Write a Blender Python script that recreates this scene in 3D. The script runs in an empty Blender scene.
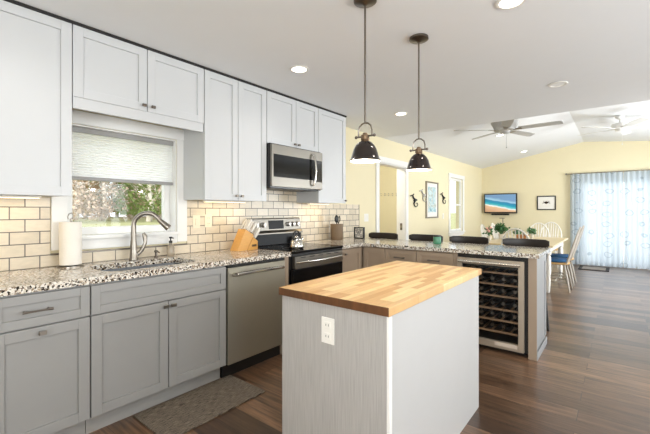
import bpy, bmesh, math, random
from mathutils import Vector, Matrix
random.seed(7)
PI = math.pi
SC = bpy.context.scene
COL = SC.collection

# ------------------------------------------------------------------ camera
cd = bpy.data.cameras.new('camera'); cam = bpy.data.objects.new('camera', cd); COL.objects.link(cam)
cam.location = (2.9277, 0.0405, 1.2838)
cam.rotation_euler = (PI/2, 0, 0.6774)
cd.sensor_width = 36; cd.lens = 364.46*36/650; cd.shift_y = -6.33/650
cd.clip_start = 0.05; cd.clip_end = 200
SC.camera = cam
# ------------------------------------------------------------------ view, world, sun, daylight
SC.view_settings.view_transform = 'Standard'; SC.view_settings.look = 'None'
SC.view_settings.exposure = 0.0; SC.view_settings.gamma = 1.0; SC.view_settings.use_curve_mapping = False
SC.cycles.use_denoising = True
SC.cycles.max_bounces = 10; SC.cycles.diffuse_bounces = 5; SC.cycles.transparent_max_bounces = 16
SC.cycles.caustics_reflective = False; SC.cycles.caustics_refractive = False
SC.cycles.sample_clamp_indirect = 6
W = bpy.data.worlds.new('world'); SC.world = W; W.use_nodes = True
bgn = W.node_tree.nodes['Background']
bgn.inputs[0].default_value = (0.9, 0.95, 1.0, 1); bgn.inputs[1].default_value = 2.0

def sun(rot, e, col=(1, .95, .85)):
    l = bpy.data.lights.new('sun', 'SUN'); l.energy = e; l.angle = 0.02; l.color = col
    o = bpy.data.objects.new('sun', l); COL.objects.link(o); o.rotation_euler = rot
def area(name, loc, direction, sx, sy, e, col):
    l = bpy.data.lights.new(name, 'AREA'); l.shape = 'RECTANGLE'; l.size = sx; l.size_y = sy; l.energy = e; l.color = col
    o = bpy.data.objects.new(name, l); COL.objects.link(o); o.location = loc
    o.rotation_euler = Vector(direction).to_track_quat('-Z', 'Y').to_euler(); return o
sun((math.radians(52), 0, math.radians(25)), 4.6)      # low sun along the house, lights the garden beyond the sink window
DAY = (0.9, 0.955, 1.0)
area('daylight_slider', (3.15, 11.2, 1.15), (0, -1, 0.05), 2.6, 2.1, 22, DAY)          # glass doors at the end of the dining room
area('added_daylight_right', (5.42, 2.0, 1.45), (-1, 0, .35), 3.2, 1.5, 92, DAY)      # light from the right, through unseen windows added on the kitchen side
area('added_daylight_dining', (5.42, 7.6, 1.35), (-1, 0, .4), 2.6, 1.7, 235, DAY)  # unseen dining side windows, added to brighten the dining room
area('added_daylight_behind', (3.3, -1.75, 1.5), (0, 1, .7), 2.0, 1.3, 105, DAY)  # unseen window added behind the viewer to light the kitchen

# ------------------------------------------------------------------ materials
def srgb(h):
    h = h.lstrip('#'); c = [int(h[i:i+2], 16)/255 for i in (0, 2, 4)]
    return tuple((x/12.92 if x <= .04045 else ((x+.055)/1.055)**2.4) for x in c) + (1,)
class N:
    def __init__(s, m): s.t = m.node_tree; s.n = s.t.nodes
    def add(s, k, **kw):
        n = s.n.new(k)
        for a, v in kw.items(): setattr(n, a, v)
        return n
    def link(s, a, b): s.t.links.new(a, b)
def mat(name, col, rough=.5, metal=0., var=.06, vs=8., bump=0., bs=60., coat=0., emis=None, es=0., trans=0., spec=.5, stretch=None, alpha=1.):
    m = bpy.data.materials.new(name); m.use_nodes = True; q = N(m); p = q.n['Principled BSDF']
    c = srgb(col) if isinstance(col, str) else col
    p.inputs['Roughness'].default_value = rough; p.inputs['Metallic'].default_value = metal
    p.inputs['Coat Weight'].default_value = coat; p.inputs['Transmission Weight'].default_value = trans
    p.inputs['Specular IOR Level'].default_value = spec; p.inputs['Alpha'].default_value = alpha
    tc = q.add('ShaderNodeTexCoord'); mp = q.add('ShaderNodeMapping'); q.link(tc.outputs['Object'], mp.inputs[0])
    if stretch: mp.inputs['Scale'].default_value = stretch
    no = q.add('ShaderNodeTexNoise'); no.inputs['Scale'].default_value = vs; no.inputs['Detail'].default_value = 4
    q.link(mp.outputs[0], no.inputs['Vector'])
    mx = q.add('ShaderNodeMix', data_type='RGBA')
    q.link(no.outputs['Fac'], mx.inputs['Factor'])
    mx.inputs[6].default_value = tuple(max(0, x*(1-var)) for x in c[:3]) + (1,)
    mx.inputs[7].default_value = tuple(min(1, x*(1+var)) for x in c[:3]) + (1,)
    q.link(mx.outputs[2], p.inputs['Base Color'])
    if bump:
        nb = q.add('ShaderNodeTexNoise'); nb.inputs['Scale'].default_value = bs; q.link(mp.outputs[0], nb.inputs['Vector'])
        b = q.add('ShaderNodeBump'); b.inputs['Strength'].default_value = bump; b.inputs['Distance'].default_value = .004
        q.link(nb.outputs['Fac'], b.inputs['Height']); q.link(b.outputs[0], p.inputs['Normal'])
    if emis:
        p.inputs['Emission Color'].default_value = srgb(emis); p.inputs['Emission Strength'].default_value = es
    return m
M = {}
M['wall'] = mat('cream_wall', '#e5dab8', .75, bump=.05, var=.015)
M['hall'] = mat('hall_cream', '#efe9cf', .75, var=.015)
M['ceil'] = mat('ceiling_white', '#ebeced', .85, bump=.05, var=.012)
M['trim'] = mat('white_trim', '#ecebe8', .4, var=.01)
M['upper'] = mat('white_cabinet', '#c9cacb', .38, var=.015, bump=.02, bs=200)
M['base'] = mat('grey_cabinet', '#9b9a98', .42, var=.03, bump=.02, bs=200)
M['kick'] = mat('grey_kick', '#a19f9c', .6)
M['taupe'] = mat('taupe_cabinet', '#9f8c78', .42, var=.04, bump=.02, bs=200)
M['endp'] = mat('pale_end_panel', '#a3a5a7', .4, var=.02)
M['isl'] = mat('pale_island_paint', '#bfbebd', .42, var=.02)
M['dark'] = mat('dark_gap', '#1b1917', .7)
M['steel'] = mat('stainless', '#a6a19a', .3, 1., var=.05, vs=40, stretch=(1, .03, 1))
M['panelsteel'] = mat('panel_stainless', '#8a857d', .4, 1., var=.04)
M['steel2'] = mat('stainless_vertical', '#8f8a82', .3, 1., var=.04, vs=30, stretch=(1, .05, 1))
M['nickel'] = mat('brushed_nickel', '#968f86', .3, 1., var=.05)
M['chrome'] = mat('bright_metal', '#d0cdc8', .15, 1.)
M['pewter'] = mat('pewter', '#7c746b', .3, 1.)
M['blackgl'] = mat('black_glass', '#08080a', .12, var=.0, spec=.22)
M['blackdisp'] = mat('black_display', '#0a0a0c', .35, var=0, spec=.15)
M['sinksteel'] = mat('sink_steel', '#85888c', .38, 1.)
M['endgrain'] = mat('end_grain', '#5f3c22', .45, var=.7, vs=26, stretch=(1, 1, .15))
M['blackgl2'] = mat('dark_glass', '#161412', .12, var=.0)
M['black'] = mat('black_plastic', '#141312', .4)
M['blackw'] = mat('dark_brown_leather', '#231b17', .38, bump=.1)
M['bronze'] = mat('pendant_bronze', '#2a201b', .16, .6, coat=.6)
M['inner'] = mat('pendant_inner', '#f3efe6', .5, emis='#fff0d8', es=.9)
M['brass'] = mat('aged_brass', '#8d7760', .3, 1.)
M['bulb'] = mat('bulb_glow', '#ffffff', .5, emis='#fff0d6', es=14)
M['led'] = mat('downlight_glow', '#ffffff', .5, emis='#fff8ee', es=9)
M['ledoff'] = mat('downlight_dim', '#e9e8e6', .5, emis='#fffaf2', es=.12)
M['ledwarm'] = mat('undercabinet_glow', '#ffffff', .5, emis='#ffdca0', es=3)
M['paper'] = mat('paper_towel', '#efe9df', .9, bump=.25, bs=90)
M['white'] = mat('white_paint', '#ece9e2', .4, var=.02)
M['chairw'] = mat('chair_white', '#e8e4da', .4, var=.02)
M['chairg'] = mat('chair_grey', '#aaa296', .45, var=.06)  # greyer than the other chairs, used for the right-hand pair
M['seatwood'] = mat('seat_wood', '#c29b63', .4, var=.15, vs=14, stretch=(1, 8, 1))
M['tablewood'] = mat('table_top_wood', '#dcc79d', .3, var=.08, vs=14, stretch=(6, 1, 1))
M['blue'] = mat('blue_fabric', '#2f5f8d', .9, bump=.3)
M['blockw'] = mat('knife_block_wood', '#d59f55', .4, var=.12, vs=20, stretch=(1, 1, 5))
M['creamp'] = mat('cream_plate', '#e6dcc2', .4, var=.01)
M['whiteh'] = mat('white_handle', '#ded9cf', .35)
M['green'] = mat('green_glass', '#4f8a6c', .2, var=.15, vs=30)
M['crock'] = mat('crock_stone', '#7a6650', .5, var=.25, vs=40, stretch=(1, 1, .2))
M['glass'] = mat('clear_glass', '#ffffff', .02, trans=1., var=0)
M['fglass'] = mat('fridge_glass', '#9a928a', .02, trans=1., var=0)
M['soap'] = mat('amber_clear', '#cfc2ae', .1, trans=.6)
M['shelfw'] = mat('fridge_shelf_wood', '#80644a', .5, var=.1)
M['fin'] = mat('fridge_inner', '#1d1a18', .6)
M['bottle'] = mat('bottle_glass', '#0d0809', .4, var=.3, spec=.2)
M['leaf'] = mat('leaf', '#3e6a3a', .5, var=.3, vs=20)
M['pink'] = mat('petal_pink', '#dfa596', .7, var=.15)
M['pot'] = mat('white_pot', '#d8cfc0', .5)
M['wicker'] = mat('wicker', '#b07a4a', .8, bump=.6, bs=80)
M['fan'] = mat('fan_grey', '#b9b7b3', .5, var=.03)  # pale grey darkened for shade on the nearer fan; ornament and hooks reuse it
M['fanw'] = mat('fan_white', '#dedcd7', .45, var=.02)
M['label'] = mat('label_plate', '#cdbfae', .5)
M['bark'] = mat('bark', '#d6cdc2', .9, var=.25, vs=12, stretch=(1, 1, .3))
M['fol1'] = mat('foliage_green', '#7f9054', .8, var=.4, vs=3)
M['fol2'] = mat('foliage_dark', '#5c6f3e', .8, var=.4, vs=3)
M['fol3'] = mat('foliage_dry', '#b7a08a', .8, var=.3, vs=3)
M['lawn'] = mat('lawn_green', '#96966c', .95, var=.18, vs=1.5)
M['patio'] = mat('patio_concrete', '#c9c6c0', .9)
M['doormat'] = mat('dark_doormat', '#2c2a2a', .95, bump=.4)
M['matfield'] = mat('mat_field', '#8d857f', .95, bump=.4)
M['fridgedoor'] = mat('fridge_door_steel', '#b9ab99', .42, .6)
M['handle2'] = mat('pale_handle', '#ded8cc', .25, .75)
M['dwsteel'] = mat('dishwasher_steel', '#b3ae9f', .4, .9, var=.04)

def brickmat(name, axes, c1, c2, mortar, bw, bh, ms, off=.5, phase=(0, 0), rough=.3, grain=None, bumpd=.002, bias=0., freq=2, spec=.5, coat=0., spread=None):
    """axes: which object axes run along and across the courses"""
    m = bpy.data.materials.new(name); m.use_nodes = True; q = N(m); p = q.n['Principled BSDF']
    tc = q.add('ShaderNodeTexCoord'); sp = q.add('ShaderNodeSeparateXYZ'); q.link(tc.outputs['Object'], sp.inputs[0])
    cb = q.add('ShaderNodeCombineXYZ')
    for i in (0, 1):
        a = q.add('ShaderNodeMath', operation='ADD'); a.inputs[1].default_value = phase[i]
        q.link(sp.outputs[axes[i]], a.inputs[0]); q.link(a.outputs[0], cb.inputs[i])
    br = q.add('ShaderNodeTexBrick'); br.offset = off; br.offset_frequency = freq; br.squash = 1
    br.inputs['Color1'].default_value = srgb(c1); br.inputs['Color2'].default_value = srgb(c2); br.inputs['Mortar'].default_value = srgb(mortar)
    br.inputs['Scale'].default_value = 1; br.inputs['Mortar Size'].default_value = ms; br.inputs['Mortar Smooth'].default_value = .1
    br.inputs['Bias'].default_value = bias; br.inputs['Brick Width'].default_value = bw; br.inputs['Row Height'].default_value = bh
    q.link(cb.outputs[0], br.inputs['Vector'])
    out = br.outputs['Color']
    if grain:
        sx, sy, sc, lo, hi = grain
        mp = q.add('ShaderNodeMapping'); mp.inputs['Scale'].default_value = (sx, sy, 1)
        # shift the grain from board to board with the board's own colour
        ad = q.add('ShaderNodeVectorMath', operation='MULTIPLY_ADD'); q.link(br.outputs['Color'], ad.inputs[0])
        ad.inputs[1].default_value = (37, 53, 11); q.link(cb.outputs[0], ad.inputs[2])
        q.link(ad.outputs[0], mp.inputs[0])
        no = q.add('ShaderNodeTexNoise'); no.inputs['Scale'].default_value = sc; no.inputs['Detail'].default_value = 6; no.inputs['Roughness'].default_value = .65
        q.link(mp.outputs[0], no.inputs['Vector'])
        rm = q.add('ShaderNodeMapRange'); rm.inputs['From Min'].default_value = .3; rm.inputs['From Max'].default_value = .7
        rm.inputs['To Min'].default_value = lo; rm.inputs['To Max'].default_value = hi; q.link(no.outputs['Fac'], rm.inputs['Value'])
        vm = q.add('ShaderNodeVectorMath', operation='SCALE'); q.link(out, vm.inputs[0]); q.link(rm.outputs[0], vm.inputs['Scale'])
        out = vm.outputs[0]
    q.link(out, p.inputs['Base Color'])
    p.inputs['Roughness'].default_value = rough; p.inputs['Specular IOR Level'].default_value = spec; p.inputs['Coat Weight'].default_value = coat; p.inputs['Coat Roughness'].default_value = .3
    iv = q.add('ShaderNodeMath', operation='SUBTRACT'); iv.inputs[0].default_value = 1; q.link(br.outputs['Fac'], iv.inputs[1])
    b = q.add('ShaderNodeBump'); b.inputs['Distance'].default_value = bumpd; b.inputs['Strength'].default_value = .6
    q.link(iv.outputs[0], b.inputs['Height']); q.link(b.outputs[0], p.inputs['Normal'])
    return m
M['tile'] = brickmat('subway_tile', (1, 2), '#e2d5bf', '#cfc2ab', '#5d564e', .152, .0785, .0032, phase=(.114, -.914+.0785*2+.0785*10), rough=.32, grain=(3, 8, 6, .92, 1.06))
M['floor'] = brickmat('dark_plank_floor', (0, 1), '#7d5e46', '#3d2a1d', '#17110d', 1.22, .152, .0016, off=.37, freq=2, phase=(20, 20.06), rough=.31, coat=.3, grain=(.8, 13, 4, .3, 1.7), bumpd=.001)
M['butcher'] = brickmat('butcher_block', (1, 0), '#ebca92', '#c08c50', '#b3814a', .30, .036, .0006, off=.41, freq=3, phase=(10, 10), rough=.34, grain=(2, 14, 7, .9, 1.08), bumpd=.0003)

def granite():
    m = bpy.data.materials.new('granite'); m.use_nodes = True; q = N(m); p = q.n['Principled BSDF']
    tc = q.add('ShaderNodeTexCoord'); nz = q.add('ShaderNodeTexNoise'); nz.inputs['Scale'].default_value = 30
    q.link(tc.outputs['Object'], nz.inputs['Vector'])
    ad = q.add('ShaderNodeVectorMath', operation='MULTIPLY_ADD'); q.link(nz.outputs['Color'], ad.inputs[0]); ad.inputs[1].default_value = (.03,)*3
    q.link(tc.outputs['Object'], ad.inputs[2])
    v = q.add('ShaderNodeTexVoronoi'); v.inputs['Scale'].default_value = 120; q.link(ad.outputs[0], v.inputs['Vector'])
    sp = q.add('ShaderNodeSeparateColor'); q.link(v.outputs['Color'], sp.inputs[0])
    cr = q.add('ShaderNodeValToRGB'); cr.color_ramp.interpolation = 'CONSTANT'
    e = cr.color_ramp.elements; e[0].position = 0; e[0].color = srgb('#241d1a'); e[1].position = .15; e[1].color = srgb('#7b6a5a')
    for pos, c in ((.27, '#d9d0c2'), (.5, '#e6e0d6'), (.72, '#b2a08a'), (.84, '#8e857c'), (.93, '#eee9e2')):
        x = e.new(pos); x.color = srgb(c)
    q.link(sp.outputs[0], cr.inputs[0]); q.link(cr.outputs[0], p.inputs['Base Color'])
    p.inputs['Roughness'].default_value = .12
    return m
M['granite'] = granite()

def woodgrain_panel():
    m = bpy.data.materials.new('limed_wood_panel'); m.use_nodes = True; q = N(m); p = q.n['Principled BSDF']
    tc = q.add('ShaderNodeTexCoord'); mp = q.add('ShaderNodeMapping'); mp.inputs['Scale'].default_value = (95, 95, 2.2); q.link(tc.outputs['Object'], mp.inputs[0])
    no = q.add('ShaderNodeTexNoise'); no.inputs['Scale'].default_value = 3; no.inputs['Detail'].default_value = 5; q.link(mp.outputs[0], no.inputs['Vector'])
    cr = q.add('ShaderNodeValToRGB'); e = cr.color_ramp.elements; e[0].position = .34; e[0].color = srgb('#a4a19e'); e[1].position = .62; e[1].color = srgb('#b3b0ad')
    q.link(no.outputs['Fac'], cr.inputs[0]); q.link(cr.outputs[0], p.inputs['Base Color']); p.inputs['Roughness'].default_value = .5
    b = q.add('ShaderNodeBump'); b.inputs['Distance'].default_value = .001; b.inputs['Strength'].default_value = .4; q.link(no.outputs['Fac'], b.inputs['Height']); q.link(b.outputs[0], p.inputs['Normal'])
    return m
M['limed'] = woodgrain_panel()

def rugmat():
    m = bpy.data.materials.new('woven_rug'); m.use_nodes = True; q = N(m); p = q.n['Principled BSDF']
    tc = q.add('ShaderNodeTexCoord'); mp = q.add('ShaderNodeMapping'); mp.inputs['Scale'].default_value = (300, 14, 1); q.link(tc.outputs['Object'], mp.inputs[0])
    no = q.add('ShaderNodeTexNoise'); no.inputs['Scale'].default_value = 1.6; no.inputs['Detail'].default_value = 3; q.link(mp.outputs[0], no.inputs['Vector'])
    cr = q.add('ShaderNodeValToRGB'); e = cr.color_ramp.elements; e[0].position = .42; e[0].color = srgb('#443a31'); e[1].position = .58; e[1].color = srgb('#857868')
    q.link(no.outputs['Fac'], cr.inputs[0]); q.link(cr.outputs[0], p.inputs['Base Color']); p.inputs['Roughness'].default_value = .95
    b = q.add('ShaderNodeBump'); b.inputs['Distance'].default_value = .003; q.link(no.outputs['Fac'], b.inputs['Height']); q.link(b.outputs[0], p.inputs['Normal'])
    return m
M['rug'] = rugmat()

def sheer(name, pattern=True, a=.38, col='#eef3f6', mark='#8fa6b8'):
    m = bpy.data.materials.new(name); m.use_nodes = True; q = N(m); q.n.remove(q.n['Principled BSDF']); out = q.n['Material Output']
    tc = q.add('ShaderNodeTexCoord'); d = q.add('ShaderNodeBsdfDiffuse'); t = q.add('ShaderNodeBsdfTranslucent'); tr = q.add('ShaderNodeBsdfTransparent')
    c = srgb(col)
    d.inputs[0].default_value = c; t.inputs[0].default_value = c
    fac = None
    if pattern:
        # scattered open loops (shells) printed on the cloth
        mp = q.add('ShaderNodeMapping'); mp.inputs['Scale'].default_value = (3.3, .01, 4.1); q.link(tc.outputs['Object'], mp.inputs[0])
        nz = q.add('ShaderNodeTexNoise'); nz.inputs['Scale'].default_value = 3; q.link(mp.outputs[0], nz.inputs['Vector'])
        ad = q.add('ShaderNodeVectorMath', operation='MULTIPLY_ADD'); q.link(nz.outputs['Color'], ad.inputs[0]); ad.inputs[1].default_value = (.25, 0, .25); q.link(mp.outputs[0], ad.inputs[2])
        v = q.add('ShaderNodeTexVoronoi'); v.inputs['Scale'].default_value = 1.0; v.inputs['Randomness'].default_value = .45; q.link(ad.outputs[0], v.inputs['Vector'])
        s1 = q.add('ShaderNodeMath', operation='SUBTRACT'); q.link(v.outputs['Distance'], s1.inputs[0]); s1.inputs[1].default_value = .24
        s2 = q.add('ShaderNodeMath', operation='ABSOLUTE'); q.link(s1.outputs[0], s2.inputs[0])
        s3 = q.add('ShaderNodeMath', operation='LESS_THAN'); q.link(s2.outputs[0], s3.inputs[0]); s3.inputs[1].default_value = .032
        mx = q.add('ShaderNodeMix', data_type='RGBA'); q.link(s3.outputs[0], mx.inputs['Factor']); mx.inputs[6].default_value = c; mx.inputs[7].default_value = srgb(mark)
        q.link(mx.outputs[2], d.inputs[0]); q.link(mx.outputs[2], t.inputs[0])
    m1 = q.add('ShaderNodeMixShader'); m1.inputs[0].default_value = .5; q.link(d.outputs[0], m1.inputs[1]); q.link(t.outputs[0], m1.inputs[2])
    m2 = q.add('ShaderNodeMixShader'); m2.inputs[0].default_value = a; q.link(m1.outputs[0], m2.inputs[1]); q.link(tr.outputs[0], m2.inputs[2])
    q.link(m2.outputs[0], out.inputs[0]); return m
M['sheer'] = sheer('sheer_curtain', a=.10, col='#d6dfe6', mark='#b6c3cd')
M['shade'] = sheer('cellular_shade', False, a=.0, col='#fafafa')
def pane_mat():
    m = bpy.data.materials.new('window_pane'); m.use_nodes = True; q = N(m); q.n.remove(q.n['Principled BSDF'])
    g = q.add('ShaderNodeBsdfGlossy'); g.inputs['Roughness'].default_value = .03; t = q.add('ShaderNodeBsdfTransparent'); t.inputs[0].default_value = (.97, .98, .98, 1)
    mx = q.add('ShaderNodeMixShader'); mx.inputs[0].default_value = .018
    q.link(t.outputs[0], mx.inputs[1]); q.link(g.outputs[0], mx.inputs[2]); q.link(mx.outputs[0], q.n['Material Output'].inputs[0]); return m
M['pane'] = pane_mat()

def picture(name, kind):
    """a printed or screened picture, mapped on the object's own x/z"""
    m = bpy.data.materials.new(name); m.use_nodes = True; q = N(m); p = q.n['Principled BSDF']
    tc = q.add('ShaderNodeTexCoord'); sp = q.add('ShaderNodeSeparateXYZ'); q.link(tc.outputs['Generated'], sp.inputs[0])
    nz = q.add('ShaderNodeTexNoise'); nz.inputs['Scale'].default_value = 4; nz.inputs['Detail'].default_value = 4; q.link(tc.outputs['Generated'], nz.inputs['Vector'])
    if kind == 'beach':
        # diagonal shore line: height + slope*x + noise
        a = q.add('ShaderNodeMath', operation='MULTIPLY_ADD'); q.link(sp.outputs[0], a.inputs[0]); a.inputs[1].default_value = .32; q.link(sp.outputs[2], a.inputs[2])
        b = q.add('ShaderNodeMath', operation='MULTIPLY_ADD'); q.link(nz.outputs['Fac'], b.inputs[0]); b.inputs[1].default_value = .14; q.link(a.outputs[0], b.inputs[2])
        cr = q.add('ShaderNodeValToRGB'); e = cr.color_ramp.elements
        e[0].position = 0; e[0].color = srgb('#b98a6c'); e[1].position = .44; e[1].color = srgb('#d9b493')
        for pos, c in ((.5, '#e8eef0'), (.56, '#4fb9c4'), (.68, '#1d8fae'), (.82, '#2a7fae'), (.86, '#9cc4dc'), (1., '#6f93bd')):
            x = e.new(pos); x.color = srgb(c)
        q.link(b.outputs[0], cr.inputs[0]); q.link(cr.outputs[0], p.inputs['Emission Color']); p.inputs['Emission Strength'].default_value = .28
        q.link(cr.outputs[0], p.inputs['Base Color']); p.inputs['Base Color'].default_value = (0, 0, 0, 1); p.inputs['Roughness'].default_value = .3
    elif kind == 'coast':
        nz.inputs['Scale'].default_value = 5
        cr = q.add('ShaderNodeValToRGB'); e = cr.color_ramp.elements
        e[0].position = .3; e[0].color = srgb('#6d97a3'); e[1].position = .42; e[1].color = srgb('#a9cdd6')
        for pos, c in ((.5, '#d9e4e4'), (.58, '#9aa9a2'), (.66, '#e6e3d8'), (.75, '#88b7c6')):
            x = e.new(pos); x.color = srgb(c)
        q.link(nz.outputs['Fac'], cr.inputs[0]); q.link(cr.outputs[0], p.inputs['Base Color']); p.inputs['Roughness'].default_value = .4
    return m
M['tvpic'] = picture('beach_picture', 'beach'); M['coast'] = picture('coast_print', 'coast')

# ------------------------------------------------------------------ helpers
ORG = {}
def root_org(p):
    while p is not None:
        if p.name in ORG: return ORG[p.name]
        p = p.parent
    return Vector((0, 0, 0))
def empty(name, loc, label, cat, group=None, rz=0):
    o = bpy.data.objects.new(name, None); COL.objects.link(o); o.location = loc; o.rotation_euler = (0, 0, rz); o.empty_display_size = .05
    o['label'] = label; o['category'] = cat
    if group: o['group'] = group
    ORG[o.name] = Vector(loc) if not rz else Vector((0, 0, 0))
    return o
def local(name, label, cat, group=None):
    """an Empty whose parts are modelled about the origin and that is moved afterwards"""
    o = empty(name, (0, 0, 0), label, cat, group); return o
def tag(o, label=None, cat=None, group=None, kind=None):
    if label: o['label'] = label
    if cat: o['category'] = cat
    if group: o['group'] = group
    if kind: o['kind'] = kind
    return o
def copy_tree(o, parent=None):
    c = o.copy(); COL.objects.link(c)
    if parent: c.parent = parent
    for ch in o.children: copy_tree(ch, c)
    return c
class B:
    def __init__(s): s.v = []; s.f = []
    def quad(s, *pts):
        n = len(s.v); s.v += [Vector(p) for p in pts]; s.f.append(tuple(range(n, n+len(pts)))); return s
    def box(s, x0, x1, y0, y1, z0, z1):
        n = len(s.v)
        s.v += [Vector(p) for p in ((x0, y0, z0), (x1, y0, z0), (x1, y1, z0), (x0, y1, z0), (x0, y0, z1), (x1, y0, z1), (x1, y1, z1), (x0, y1, z1))]
        s.f += [tuple(n+i for i in f) for f in ((3, 2, 1, 0), (4, 5, 6, 7), (0, 1, 5, 4), (1, 2, 6, 5), (2, 3, 7, 6), (3, 0, 4, 7))]; return s
    def rings(s, rings, cap=True, close=False):
        n0 = len(s.v); k = len(rings[0])
        for r in rings: s.v += [Vector(p) for p in r]
        m = len(rings)
        for i in range(m-1 if not close else m):
            a = n0+i*k; b = n0+((i+1) % m)*k
            for j in range(k): s.f.append((a+j, a+(j+1) % k, b+(j+1) % k, b+j))
        if cap and not close:
            s.f.append(tuple(n0+j for j in reversed(range(k)))); s.f.append(tuple(n0+(m-1)*k+j for j in range(k)))
        return s
    def tube(s, pts, r, n=10, close=False, flat=None):
        pts = [Vector(p) for p in pts]; R = r if isinstance(r, (list, tuple)) else [r]*len(pts)
        rings = []; up = None
        for i, p in enumerate(pts):
            if close: t = pts[(i+1) % len(pts)]-pts[i-1]
            else: t = (pts[min(i+1, len(pts)-1)]-pts[max(i-1, 0)])
            t.normalize()
            if up is None:
                up = Vector((0, 0, 1)) if abs(t.z) < .9 else Vector((1, 0, 0))
            u = (up-t*up.dot(t)).normalized(); up = u; w = t.cross(u)
            f = flat or 1
            rings.append([p+u*math.cos(2*PI*j/n)*R[i]+w*math.sin(2*PI*j/n)*R[i]*f for j in range(n)])
        return s.rings(rings, cap=not close, close=close)
    def lathe(s, prof, c=(0, 0, 0), n=24, axis='z', cap=False):
        c = Vector(c); rings = []
        for r, h in prof:
            ring = []
            for j in range(n):
                a = 2*PI*j/n; x, y = r*math.cos(a), r*math.sin(a)
                ring.append(c+(Vector((x, y, h)) if axis == 'z' else Vector((h, x, y)) if axis == 'x' else Vector((y, h, x))))
            rings.append(ring)
        return s.rings(rings, cap=cap)
    def prism(s, poly, axis, a, b):
        def P(u, w, t): return {'x': (t, u, w), 'y': (u, t, w), 'z': (u, w, t)}[axis]
        return s.rings([[P(u, w, a) for u, w in poly], [P(u, w, b) for u, w in poly]])
    def sphere(s, c, r, n=12, m=8, sc=(1, 1, 1)):
        c = Vector(c); prof = [(max(math.sin(PI*i/m), 1e-3)*r, -math.cos(PI*i/m)*r) for i in range(m+1)]
        return s.rings([[c+Vector((a*math.cos(2*PI*j/n)*sc[0], a*math.sin(2*PI*j/n)*sc[1], h*sc[2])) for j in range(n)] for a, h in prof])
    def build(s, name, m, parent=None, bevel=0, smooth=False, off=None):
        o0 = off if off is not None else root_org(parent)
        me = bpy.data.meshes.new(name); me.from_pydata([v-o0 for v in s.v], [], s.f)
        bm = bmesh.new(); bm.from_mesh(me); bmesh.ops.recalc_face_normals(bm, faces=bm.faces); bm.to_mesh(me); bm.free()
        me.materials.append(M[m] if isinstance(m, str) else m)
        o = bpy.data.objects.new(name, me); COL.objects.link(o)
        if parent: o.parent = parent
        if smooth:
            for p in me.polygons: p.use_smooth = True
            md = o.modifiers.new('e', 'EDGE_SPLIT'); md.split_angle = math.radians(40)
        if bevel:
            md = o.modifiers.new('b', 'BEVEL'); md.width = bevel; md.segments = 2; md.limit_method = 'ANGLE'
        return o
def struct(o): o['kind'] = 'structure'; return o
def one(b, name, m, label, cat, group=None, bevel=0, smooth=False, loc=None):
    """a thing that is one mesh, its origin at loc"""
    o = b.build(name, m, None, bevel, smooth, off=Vector(loc) if loc else None)
    if loc: o.location = loc
    return tag(o, label, cat, group)
def wallgrid(b, axis, t0, t1, u0, u1, z0, z1, holes):
    us = sorted({u0, u1, *[h[0] for h in holes], *[h[1] for h in holes]}); zs = sorted({z0, z1, *[h[2] for h in holes], *[h[3] for h in holes]})
    for i in range(len(us)-1):
        for j in range(len(zs)-1):
            cu, cz = (us[i]+us[i+1])/2, (zs[j]+zs[j+1])/2
            if any(h[0] < cu < h[1] and h[2] < cz < h[3] for h in holes): continue
            if axis == 'x': b.box(t0, t1, us[i], us[i+1], zs[j], zs[j+1])
            else: b.box(us[i], us[i+1], t0, t1, zs[j], zs[j+1])
    return b

# ------------------------------------------------------------------ structure
XR, YB, L, YK = 5.2, -1.5, 10.593, 5.139
RX, RZ = 2.3, 2.91                                   # ridge of the dining room vault
struct(B().box(-.16, XR+.16, YB-.16, L+.16, -.12, 0).build('floor', 'floor'))
wl = wallgrid(B(), 'x', -.16, 0, YB-.16, L+.16, 0, 2.44, [(.872, 1.662, 1.10, 1.885), (5.02, 5.94, 0, 2.05), (8.13, 8.97, .80, 2.03)])
struct(wl.build('wall_left', 'wall'))
wf = wallgrid(B(), 'y', L, L+.16, 0, XR, 0, 2.10, [(2.18, 4.0, 0, 2.05)])
wf.prism([(0, 2.10), (XR, 2.10), (XR, 2.62), (RX, RZ), (0, 2.44)], 'y', L, L+.16)
struct(wf.build('wall_far', 'wall'))
struct(wallgrid(B(), 'x', XR, XR+.16, YB-.16, L+.16, 0, 2.70, [(.4, 3.6, .7, 2.2), (6.3, 8.9, .5, 2.2)]).build('wall_right', 'wall'))
struct(wallgrid(B(), 'y', YB-.16, YB, 0, XR, 0, 2.44, [(2.3, 4.3, .85, 2.15)]).build('wall_back', 'wall'))
struct(B().box(-.16, XR+.16, YB-.16, YK, 2.44, 3.2).build('ceiling', 'ceil'))
v = B().prism([(-.16, 2.407), (RX, RZ), (XR+.16, 2.605), (XR+.16, 3.2), (-.16, 3.2)], 'y', YK, L+.16)
struct(v.build('ceiling', 'ceil'))
# hallway seen through the doorway
hw = B().box(-1.75, -1.6, 4.2, 7.05, 0, 2.5).box(-1.6, -.16, 6.9, 7.05, 0, 2.5).box(-1.6, -.16, 4.2, 4.35, 0, 2.5)
struct(hw.build('wall_hallway', 'hall'))
struct(B().box(-1.75, -.16, 4.2, 7.05, 2.45, 2.55).build('ceiling', 'ceil'))
struct(B().box(-1.75, -.16, 4.2, 7.05, -.12, 0).build('floor', 'floor'))
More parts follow.
